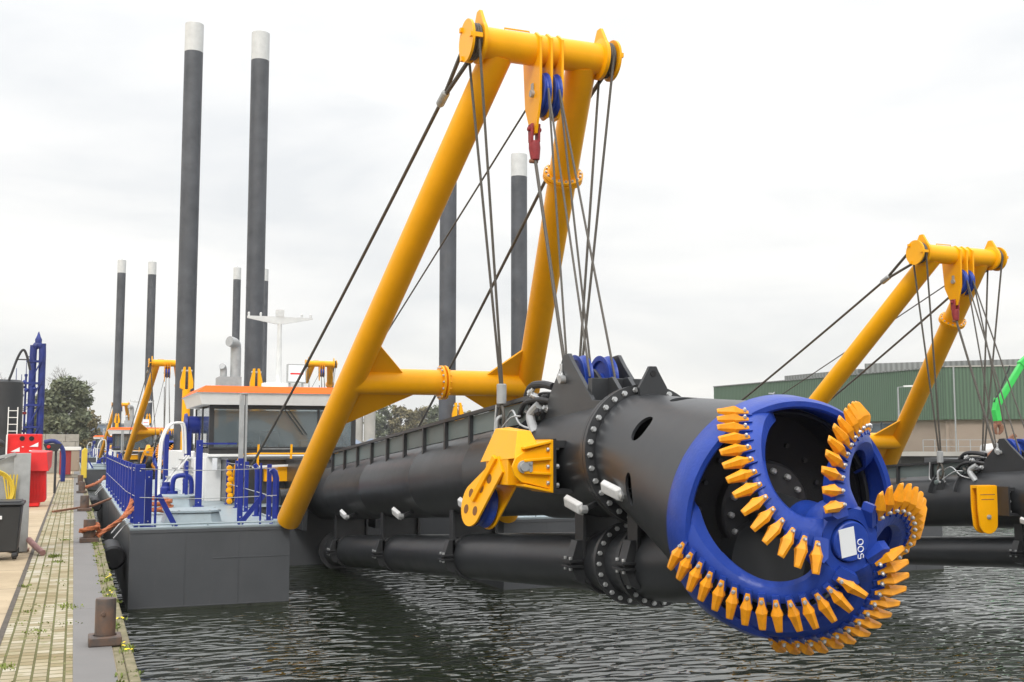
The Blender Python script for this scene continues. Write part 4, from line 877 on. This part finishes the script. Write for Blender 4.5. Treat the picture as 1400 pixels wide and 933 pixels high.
# red machine box farther back
b=MB((-1.2,32,1.2)); b.box((-1.63,32,1.2),(-.80,33.2,3.12),M['redpaint']); rb_=b.build('machine_cabinet',bevel=.02); rb_.location=(-1.2,32,1.2); tag(rb_,'red machine cabinet with white triangles, left of the quay path','cabinet')
b=MB((-1.2,32,1.2))
for x,z in ((-1.28,3.0),(-1.05,3.0)): b.lathe((x,31.995,z),(0,-1,0),[(0,.065),(.01,.065),(.01,.05)],M['pitch'],14)
b.build('round_port',rb_)
b=MB((-1.2,32,1.2))
for x,z in ((-1.55,2.65),(-1.10,2.78)): b.add([(x,31.99,z),(x+.22,31.99,z),(x+.22,31.99,z+.12)],[(0,1,2)],M['label'])
b.box((-1.10,31.985,2.66),(-.86,31.99,2.69),M['label']); b.box((-1.28,31.985,2.77),(-1.23,31.99,2.79),M['label']); b.build('white_marking',rb_)
b=MB((-1.2,32,1.2)); b.box((-1.665,31.9,1.2),(-1.63,32.0,3.1),M['white']); b.build('white_post',rb_)
# blue pipe tower
T0=Vector((-1.8,60,1.2)); b=MB(T0)
b.tube([(-1.62,60,1.2),(-1.62,60,7.3),(-1.7,60,7.65),(-1.85,60,7.8),(-2.0,60,7.6),(-2.05,60,7.2),(-2.05,60,1.2)],.17,M['grill'],14,smooth=3)
b.lathe((-1.83,60,7.85),(0,0,1),[(0,.15),(.2,.17),(.35,.1),(.6,.02)],M['grill'],10)
for z in (2.5,3.6,4.7,5.8,6.9): b.box((-2.35,59.8,z),(-1.5,60.2,z+.1),M['grill'])
for k in range(5): z=1.6+k*1.1; b.bar((-2.1,59.8,z),(-1.6,59.8,z+1.1),.06,.06,M['grill'])
tw=b.build('pipe_tower'); tw.location=T0; tag(tw,'tall dark blue double pipe tower rising over the quay at far left','pipe tower')
for i,(x,h_,r_) in enumerate(((-2.55,5.6,.1),(-2.8,5.9,.07),(-3.05,4.9,.16),(-3.4,4.7,.12),(-2.35,6.2,.05))):
    b=MB(T0); b.cyl((x,60.3,1.2),(x,60.3,h_),r_,M['grill'],10); b.lathe((x,60.3,h_),(0,0,1),[(0,r_*1.5),(.12,r_*1.5),(.12,.02),(.7,.015)],M['grill'],8)
    for z in (2.3,3.4,4.3): b.lathe((x,60.3,z),(0,0,1),[(0,r_*1.9),(.12,r_*1.9)],M['grill'] if (i+int(z))%2 else M['redsock'],10)
    b.build('valve_pipe',tw)
rr=random.Random(5)
for k in range(18):
    b=MB(T0); c=Vector((rr.uniform(-3.5,-1.9),59.9,rr.uniform(3.3,5.9))); b.lathe(c,(rr.uniform(-1,1),rr.uniform(-1,0),rr.uniform(-.4,.4)),[(-.1,.05),(-.03,.12),(.03,.12),(.1,.05)],M['redsock'] if rr.random()<.4 else M['grill'],8); b.build('valve',tw)
b=MB(T0); b.box((-2.75,60,7.0),(-2.1,60.05,7.06),M['black2']); b.box((-2.35,60,7.15),(-2.1,60.05,7.2),M['black2']); b.build('bracket_arm',tw)
# dark tank with white ladder and curved hose
b=MB((-2.5,50,1.2)); b.lathe((-2.75,50.6,1.2),(0,0,1),[(0,.7),(4.2,.7),(4.3,.6)],M['bin'],28); tk=b.build('tank'); tk.location=(-2.5,50,1.2); tag(tk,'dark upright tank at the far left edge, white ladder on it','tank')
b=MB((-2.5,50,1.2))
for x in (-2.55,-2.2): b.bar((x,49.8,1.2),(x,49.8,4.35),.04,.04,M['white'])
for k in range(11): b.bar((-2.55,49.8,1.4+k*.28),(-2.2,49.8,1.4+k*.28),.03,.03,M['white'])
b.build('ladder_rungs',tk)
b=MB((-2.5,50,1.2)); b.tube([(-2.9,50,4.6),(-2.55,50,5.6),(-2.3,50,6.4),(-2.1,50,6.75),(-1.95,50,6.5),(-1.8,50,5.9)],.05,M['hose'],8,smooth=5); b.build('curved_hose',tk)
# small clutter: engine parts near the red cabinet
b=MB((-2.2,36,1.2)); 
for k in range(14): c=Vector((-2.35+rr.uniform(-.5,.5),36+rr.uniform(-.5,.5),1.2+rr.uniform(.3,1.7))); b.lathe(c,(rr.uniform(-1,1),rr.uniform(-1,1),rr.uniform(-1,1)),[(-.15,.04),(-.1,.1),(.1,.1),(.15,.04)],M[rr.choice(('grey','hose','grill','grey'))],10)
b.box((-2.7,35.6,1.2),(-2.0,36.4,2.0),M['black2']); o=b.build('pump_unit'); o.location=(-2.2,36,1.2); tag(o,'grey and black pump unit with pipes, left of the red cabinet','pump')
# machine behind: dark thing with red lamp right of cabinet
b=MB((-.7,40,1.2)); b.add([(-.95,40,2.85),(-.35,40,2.85),(-.5,40,2.6),(-.85,40,2.6),(-.95,40.4,2.85),(-.35,40.4,2.85),(-.5,40.4,2.6),(-.85,40.4,2.6)],[(0,1,2,3),(7,6,5,4),(0,4,5,1),(1,5,6,2),(2,6,7,3),(3,7,4,0)],M['bin']); b.lathe((-.78,39.98,2.75),(0,-1,0),[(0,.06),(.03,.05)],M['redpaint'],12)
b.cyl((-.85,40.2,1.2),(-.85,40.2,2.6),.04,M['bin'],8); b.cyl((-.55,40.2,1.2),(-.55,40.2,2.6),.04,M['bin'],8); o=b.build('control_desk'); o.location=(-.7,40,1.2); tag(o,'small dark control desk on legs just right of the red cabinet','control desk')
b=MB((-.5,52,1.2)); b.tube([(-1.2,52,2.9),(-.8,52,2.95),(-.5,52,2.7),(-.4,52,2.3),(-.4,52,1.2)],.1,M['grill'],10,smooth=4); o=b.build('bent_pipe'); o.location=(-.5,52,1.2); tag(o,'blue bent pipe on the quay before the concrete block wall','pipe')
# cabinet with white top
K0=Vector((-.2,57.5,1.2)); b=MB(K0); b.box((-.62,57.5,1.35),(-.1,58.1,2.5),M['redsock']); b.box((-.1,57.45,1.5),(.28,58.1,2.5),M['beige']); b.box((-.6,57.6,1.2),(.25,58,1.35),M['conc']); kb=b.build('electric_cabinet',bevel=.01); kb.location=K0; tag(kb,'small cabinet with brown and cream doors under a white top at the quay end','cabinet')
b=MB(K0); b.box((-.68,57.4,2.52),(.34,58.2,2.68),M['white']); b.build('cabinet_roof',kb,bevel=.01)
b=MB(K0); b.box((-.08,57.43,1.55),(.25,57.447,2.45),M['beige']); b.lathe((.2,57.43,2.0),(0,-1,0),[(0,.02),(.03,.02)],M['grey'],8); b.build('cabinet_door',kb)
b=MB((.42,56.5,1.2)); b.prism([(.36,56.5,1.2),(.62,56.5,1.2),(.62,56.5,2.55),(.5,56.5,2.65),(.36,56.5,2.5)],(0,.6,0),M['hyellow']); o=b.build('yellow_cover',bevel=.03); o.location=(.42,56.5,1.2); tag(o,'yellow box cover at the quay edge beside the white-topped cabinet','cover')
# stacked concrete block wall
for (x0_,x1_,zt_,yy,lab) in ((-2.7,.37,4.1,90,'high wall of stacked grey concrete blocks at the end of the quay'),(-2.2,-.1,2.75,66,'low grey wall behind the white-topped cabinet')):
    o0=Vector(((x0_+x1_)/2,yy,1.2)); b=MB(o0); nrow=int((zt_-1.2)/.58)
    for r_ in range(nrow):
        x=x0_-(.7 if r_%2 else 0)
        while x<x1_:
            xa=max(x,x0_); xb=min(x+1.4,x1_)
            if xb-xa>.1: b.box((xa+.01,yy,1.2+r_*.58+.01),(xb-.01,yy+.7,1.2+(r_+1)*.58-.01),M['conc'])
            x+=1.4
    o=b.build('block_wall',bevel=.02); o.location=o0; tag(o,lab,'wall')
# weeds
b=MB(); rr=random.Random(11)
def tuft(x,y,z,n,h,m='grass',sp=.05):
    for k in range(n):
        a_=rr.uniform(0,2*PI); d=Vector((math.cos(a_),math.sin(a_),0)); p=Vector((x+rr.gauss(0,sp),y+rr.gauss(0,sp*1.6),z)); hh=h*rr.uniform(.5,1.2); wv=Vector((-d.y,d.x,0))*rr.uniform(.003,.008)
        t=p+d*hh*.6+Vector((0,0,hh)); mdp=p+d*hh*.2+Vector((0,0,hh*.65)); b.add([p-wv,p+wv,mdp+wv*1.3,t,mdp-wv*1.3],[(0,1,2,3,4)],M[m])
for k in range(70): tuft(rr.choice((-.52,-.41,-.30,-.19,-.08,.03,.04)),rr.uniform(7.8,40),1.19,rr.randint(4,12),rr.uniform(.006,.018))
for (x,y,n,h) in ((-.22,18.0,90,.10),(-.15,17.2,50,.07),(0.0,12.6,40,.07),(-.35,12.3,30,.05),(-.25,11.0,30,.04),(.06,12.4,30,.05),(-.5,14.5,40,.05),(-.42,9.4,30,.05),(-.1,21,40,.05),(-.45,8.7,40,.04)): tuft(x,y,1.19,n,h*.45,sp=.05)
for k in range(120): y=rr.uniform(7.5,32); tuft(rr.choice((.36,.37,.42,.44,.49)),y,1.19,rr.randint(6,16),rr.uniform(.012,.035),sp=.02)
for (x,y) in ((.45,14.6),(.44,13.7),(.42,12.9),(.46,9.7)): tuft(x,y,1.19,26,.07,sp=.03)
tag(b.build('weeds',sharp=180),'small green weeds growing in the paving joints and on the quay edge','weeds',kind='stuff')
b=MB()
for (x,y) in ((.46,14.7),(.44,14.4),(.43,13.0),(.46,11.2),(.45,9.75),(.47,9.55)):
    for k in range(3):
        c=Vector((x+rr.uniform(-.03,.03),y+rr.uniform(-.05,.05),1.19+rr.uniform(.04,.09))); b.lathe(c,(rr.uniform(-.3,.3),rr.uniform(-.4,0),1),[(0,.0),(.004,.013),(.008,.004)],M['flower'],7); b.cyl((c.x,c.y,1.19),c,.0015,M['grass'],4)
tag(b.build('wild_flowers'),'tiny yellow flowers on the mossy quay edge','flowers',kind='stuff')

# ------------------------------------------------------------------ far things
def tree(name,pos,h,wd,lab,leaf='leaf',seed=1,n=2600,cat='tree',group=None,trunk=.25,ls=.5):
    rr=random.Random(seed); root_=empty(name,pos); tag(root_,lab,cat,group)
    b=MB(); b.tube([(0,0,0),(.1,0,h*.25),(0,.1,h*.5),(.1,0,h*.8)],[.03*h,.024*h,.017*h,.006*h],M['bark'],8)
    for k in range(9):
        a_=rr.uniform(0,2*PI); z=h*rr.uniform(.25,.65); L_=wd*rr.uniform(.5,.95)
        b.tube([(0,0,z),(math.cos(a_)*L_*.5,math.sin(a_)*L_*.5,z+h*.10),(math.cos(a_)*L_,math.sin(a_)*L_,z+h*.2)],[.010*h,.006*h,.002*h],M['bark'],6)
    b.build('trunk',root_)
    if n:
        b=MB(); cl=[]
        for k in range(26):
            a_=rr.uniform(0,2*PI); z=rr.uniform(.22,.95); rad=wd*math.sqrt(max(0,1-((z-.55)/.47)**2))*rr.uniform(.25,.9); cl.append((Vector((math.cos(a_)*rad,math.sin(a_)*rad,z*h)),wd*rr.uniform(.26,.42)))
        for k in range(n):
            c,r_=rr.choice(cl); v=Vector((rr.gauss(0,1),rr.gauss(0,1),rr.gauss(0,.8))); p=c+v.normalized()*r_*rr.uniform(.45,1.05)
            if p.z<h*.08: continue
            s_=ls*rr.uniform(.5,1.2); x=Vector((rr.gauss(0,1),rr.gauss(0,1),rr.gauss(0,.6))).normalized(); y=x.cross(Vector((rr.gauss(0,1),rr.gauss(0,1),1))).normalized()
            b.add([p-x*s_,p-y*s_*.5,p+x*s_,p+y*s_*.5],[(0,1,2,3)],M[leaf])
        b.build('crown',root_,sharp=180)
    return root_
def bare(name,pos,h,lab,seed):
    rr=random.Random(seed); root_=empty(name,pos); tag(root_,lab,'tree'); b=MB()
    def br(p,d,l,r_,dep):
        q=p+d*l; b.tube([p,(p+q)/2+Vector((rr.gauss(0,.03),rr.gauss(0,.03),0))*l,q],[r_,r_*.8,r_*.6],M['bark'],5)
        if dep==0: return
        for k in range(3 if dep>1 else 4):
            nd=(d+Vector((rr.gauss(0,.5),rr.gauss(0,.5),rr.gauss(.12,.25)))).normalized(); br(q,nd,l*rr.uniform(.6,.8),r_*.55,dep-1)
    br(Vector((0,0,0)),Vector((0,0,1)),h*.32,h*.022,5); b.build('branches',root_); return root_
p=far(88,150,1.2); tree('broadleaf_tree',p,10.4,3.3,'tall round grey-green tree behind the block wall at left',seed=3,n=9000,ls=.36)
p=far(64,150,1.2); tree('broadleaf_tree',p,9.0,2.6,'round tree partly behind the blue pipe tower',seed=4,n=6000,ls=.36)
p=far(116,165,1.2); tree('broadleaf_tree',p,7.0,2.6,'lower brownish tree right of the tall round one',leaf='leaf2',seed=9,n=2800,ls=.3)
bare('bare_tree',far(72,175,1.2),13.5,'leafless tree showing above the round trees at left',5)
bare('bare_tree',far(4,150,1.2),11.5,'leafless tree at the very left edge behind the tank',6)
for i,(px_,d,h_,w_,lf,lab) in enumerate(((522,300,11.5,4.2,'leaf','left tree of the row behind the A-frame cross beam'),(548,300,11.0,4.5,'leaf2','middle tree of the row under the A-frame cross beam'),(576,310,10.6,4.6,'leaf2','right-hand autumn tree of the row under the cross beam'),(603,305,11.6,4.6,'leaf','last tree of the row, showing between leg and dark spud'),(632,300,9.6,4.6,'leaf2','tree just right of the dark spud under the cross beam'),(655,310,9.0,4.4,'leaf','low far tree right of the spud and above the ladder rail'))):
    tree('broadleaf_tree',far(px_,d,2),h_,w_,lab,lf,20+i,2600,group='row of far trees',ls=.55)
for (px_,d,h_,r_,lab) in ((489,240,7.0,1.1,'shorter of two pale silos right of the wheelhouse'),(505,240,8.2,1.25,'taller of two pale silos right of the wheelhouse')):
    p=far(px_,d,2); b=MB(p); b.lathe(p,(0,0,1),[(0,r_*1.1),(1.2,r_*1.1),(1.2,r_),(h_,r_),(h_,r_*1.04),(h_+.15,r_*1.04)],M['trim'],20)
    for k in range(6): t=k*PI/3; b.cyl(p+Vector((math.cos(t)*r_,math.sin(t)*r_,h_)),p+Vector((math.cos(t)*r_,math.sin(t)*r_,h_+.7)),.04,M['grey'],5)
    o=b.build('silo'); o.location=p; tag(o,lab,'silo')
p=far(497,236,2); b=MB(p); 
for px_ in (484,508): q=far(px_,230,2); b.lathe(q,(0,0,1),[(0,2.0),(.6,2.0),(1.7,.2)],M['bluegrey'],16)
o=b.build('silo_shed'); o.location=p; tag(o,'low shed with two cone roofs at the foot of the pale silos','shed')
# pale tower block behind the flange
p=far(890,420,2); b=MB(p); b.box(p+Vector((-4.5,0,0)),p+Vector((5.5,8,20.5)),M['trim']); ob=b.build('tower_block'); ob.location=p; tag(ob,'pale distant tower block just showing above the big flange','building')
b=MB(p)
for r_ in range(6):
    for k in range(5): b.box(p+Vector((-3.9+k*1.9,-.05,2+r_*3.1)),p+Vector((-2.8+k*1.9,0,3.7+r_*3.1)),M['winglass'])
b.build('window_rows',ob)
# low far buildings at left
for (px_,d,w_,h_,m,lab) in ((148,230,16,5.4,'bluegrey','low blue-grey building far down the quay'),(118,260,8,5.9,'trim','pale flat building beyond the end of the quay')):
    p=far(px_,d,1.2); b=MB(p); b.box(p+Vector((-w_/2,0,0)),p+Vector((w_/2,8,h_)),M[m]); b.box(p+Vector((-w_/2-.2,-.2,h_)),p+Vector((w_/2+.2,8.2,h_+.3)),M['grey']); ob=b.build('low_building'); ob.location=p; tag(ob,lab,'building')
    for k in range(int(w_/2.2)): c=MB(p); c.box(p+Vector((-w_/2+.6+k*2.2,-.04,2.3)),p+Vector((-w_/2+2.2+k*2.2,0,3.8)),M['winglass']); c.build('window',ob)
# warehouse: built in its own axes (x along the facade)
def axes(p,q): d=(q-p); d.z=0; L_=d.length; a_=math.atan2(d.y,d.x); return L_,a_
WP=far(1295,104,2); WL=far(977,142,2); WR=far(1700,98,2)
W=empty('warehouse',(WP.x,WP.y,2)); tag(W,'green corrugated warehouse with a beige lower wall across the water','warehouse')
def wall(p,q,name,z0,z1,th,m,parent=W,off=0,z1b=None):
    L_,a_=axes(p,q); o=MB(); o.add([(0,off,z0),(L_,off,z0),(L_,off+th,z0),(0,off+th,z0),(0,off,z1),(L_,off,z1b or z1),(L_,off+th,z1b or z1),(0,off+th,z1)],[(3,2,1,0),(4,5,6,7),(0,1,5,4),(1,2,6,5),(2,3,7,6),(3,0,4,7)],M[m]); ob=o.build(name,parent); ob.location=(p.x-WP.x,p.y-WP.y,0); ob.rotation_euler=(0,0,a_); return ob
t_=(WP-WL)
cut_=WL.lerp(WP,.40)
wall(WL,cut_,'canopy_cladding',5.3,8.0,6,'clad'); wall(cut_,WP,'side_cladding',3.05,8.0,20,'clad'); wall(WP,WR,'front_cladding',3.05,8.0,20,'clad')
lw=wall(cut_,WP,'lower_wall',0,3.05,19,'beige',off=.5); lw2=wall(WP,WR,'lower_wall',0,3.05,19,'beige',off=.5)
wall(WL,WP,'eaves_trim',8.0,8.12,20,'clad2',off=-.1); wall(WP,WR,'eaves_trim',8.0,8.12,20,'trim',off=-.1)
# raised roof monitor
q0=WL.lerp(WP,.82); wall(q0+Vector((0,4,0)),WR+Vector((0,4,0)),'roof_monitor',8.12,9.1,8,'clad2')
q1=WL.lerp(WP,.5); wall(q1+Vector((0,5,0)),q0+Vector((0,5,0)),'roof_ridge',8.12,8.6,8,'clad2')
def winrow(host_p,host_q,xs,z0,z1,w_):
    L_,a_=axes(host_p,host_q)
    for x in xs:
        o=MB(); o.box((x,.38,z0),(x+w_,.5,z1),M['grey']); f_=o.build('window',W); f_.location=(host_p.x-WP.x,host_p.y-WP.y,0); f_.rotation_euler=(0,0,a_)
        o=MB()
        for k in range(4): o.box((x+.08+k*(w_-.1)/4,.34,z0+.08),(x+k*(w_-.1)/4+(w_-.1)/4,.375,z1-.08),M['winglass'])
        o.build('pane',f_)
Lc,_=axes(cut_,WP); winrow(cut_,WP,[Lc-22,Lc-14.5],.9,2.9,6.6); winrow(WP,WR,[-5.8,],.9,2.9,.01)
# door (white) in the side wall, downpipe on the corner
dp=far(1166,117,2)
o=MB(); L_,a_=axes(cut_,WP); o.box((Lc-30,.30,0.0),(Lc-25.5,.5,4.4),M['trim']); dr=o.build('roller_door',W); dr.location=(cut_.x-WP.x,cut_.y-WP.y,0); dr.rotation_euler=(0,0,a_)
o=MB(); q=far(1304,103,0)-WP; q.z=0; o.cyl(q+Vector((0,-.3,0)),q+Vector((0,-.3,8)),.07,M['grey'],8); o.build('downpipe',W)
o=MB(); q=far(1050,130,0)-WP; q.z=0; o.lathe(q+Vector((-.6,-1.2,6.6)),(.6,-.8,-.1),[(0,.08),(.5,.1),(.7,.25),(.75,.25)],M['grey'],10); o.build('wall_lamp',W)
# street lamp by the warehouse
p=far(1230,94,2); b=MB(p); b.lathe(p,(0,0,1),[(0,.12),(1,.1),(5.6,.06)],M['grey'],10); lo=b.build('street_lamp'); lo.location=p; tag(lo,'grey street lamp standing before the green warehouse','street lamp')
b=MB(p); dv=Vector((math.cos(YAW),-math.sin(YAW),0)); b.bar(p+Vector((0,0,5.6)),p+dv*1.3+Vector((0,0,5.72)),.06,.06,M['grey']); b.bar(p+dv*.5+Vector((0,0,5.68)),p+dv*1.5+Vector((0,0,5.72)),.28,.14,M['white']); b.build('lamp_arm',lo)
# railing on the far quay
p,q=far(1262,89,2),far(1560,86,2); b=MB(p); 
for zz in (.55,1.1): b.bar(p+Vector((0,0,zz)),q+Vector((0,0,zz)),.04,.04,M['grey'])
for k in range(19): c=p.lerp(q,k/18); b.bar(c,c+Vector((0,0,1.1)),.05,.05,M['grey'])
o=b.build('quay_railing'); o.location=p; tag(o,'thin grey railing along the far quay under the warehouse','railing')
# green material handler
p=far(1475,62,2); G=empty('material_handler',p); tag(G,'bright green crane arm with a rusty grab reaching in from the right edge','crane')
def gp(px_,py_,d=62): v=far(px_,d,0); return Vector((v.x,v.y,2.9+(605-py_)/1506.*d*1.0))-p
b=MB(); b.bar(gp(1402,497),gp(1366,553),.34,.34,M['green']); b.bar(gp(1440,465),gp(1400,500),.45,.5,M['green']); b.bar(gp(1455,520),gp(1438,463),.8,.8,M['green']); b.bar(gp(1475,592),gp(1455,520),1.0,.9,M['green']); b.build('boom',G,bevel=.05)
b=MB(); b.bar(gp(1367,545),gp(1363,562),.3,.34,M['green']); b.bar(gp(1363,560),gp(1365,576),.34,.34,M['green']); b.tube([gp(1385,500),gp(1372,530),gp(1361,550)],.05,M['hose'],6,smooth=4); b.build('arm_tip',G,bevel=.03)
b=MB(); b.cyl(gp(1365,576),gp(1365,581),.2,M['rust'],10)
for sg in (-1,1): b.tube([gp(1365,579),gp(1365+sg*4.5,584),gp(1365+sg*4,590),gp(1365+sg*1,594)],[.12,.16,.12,.04],M['rust'],8,smooth=3)
b.build('grab',G)
b=MB(); b.box((-2,-1.6,-2),(2.2,1.6,-.3+.0),M['bin']); b.box((-1.5,-1.3,-.3),(1.8,1.3,1.4),M['green']); b.build('machine_body',G,bevel=.08)
# work barge with tank in front of the far quay
p=far(1385,60,0); b=MB(p); dv=Vector((math.cos(YAW),-math.sin(YAW),0)); fw=Vector((math.sin(YAW),math.cos(YAW),0))
def ob_(a,c,z0,z1,d0,d1): return [p+dv*i+fw*j+Vector((0,0,z)) for i in (a,c) for j in (d0,d1) for z in (z0,z1)]
b.add(ob_(-3,9,-.5,2.0,0,5),[(0,1,3,2),(4,6,7,5),(0,4,5,1),(2,3,7,6),(0,2,6,4),(1,5,7,3)],M['black2']); bg2=b.build('work_barge'); bg2.location=p; tag(bg2,'dark work barge carrying a pale tank, below the green grab','barge')
b=MB(p); b.lathe(p+dv*(-1.1)+fw*1.5+Vector((0,0,2.35)),dv+Vector((0,0,.12)),[(0,.2),(.1,.42),(2.6,.42),(2.7,.2)],M['anode'],20); b.bar(p+dv*(-1.1)+fw*.8+Vector((0,0,2.1)),p+dv*.5+fw*.8+Vector((0,0,3.3)),.25,.2,M['rust']); b.build('pale_tank',bg2)
b=MB(p)
for k in range(6): b.tube([p+dv*(-.4+.12*k)+fw*.6+Vector((0,0,2.7)),p+dv*(-.3+.12*k)+fw*.5+Vector((0,0,2.3)),p+dv*(-.2+.12*k)+fw*.6+Vector((0,0,2.05))],.05,M['copper'],6)
b.build('teal_rope',bg2)
# ------------------------------------------------------------------ air
b=MB(); b.box((-410,-70,-3),(910,910,26),M['water']); hz=b.build('haze'); hz.data.materials.clear()
hm=bpy.data.materials.new('haze_air'); hm.use_nodes=True; t=hm.node_tree; t.nodes.clear(); vo=t.nodes.new('ShaderNodeVolumePrincipled'); vo.inputs['Color'].default_value=(.95,.96,.97,1); vo.inputs['Density'].default_value=.00028
om=t.nodes.new('ShaderNodeOutputMaterial'); t.links.new(vo.outputs[0],om.inputs['Volume']); hz.data.materials.append(hm); hz['kind']='stuff'
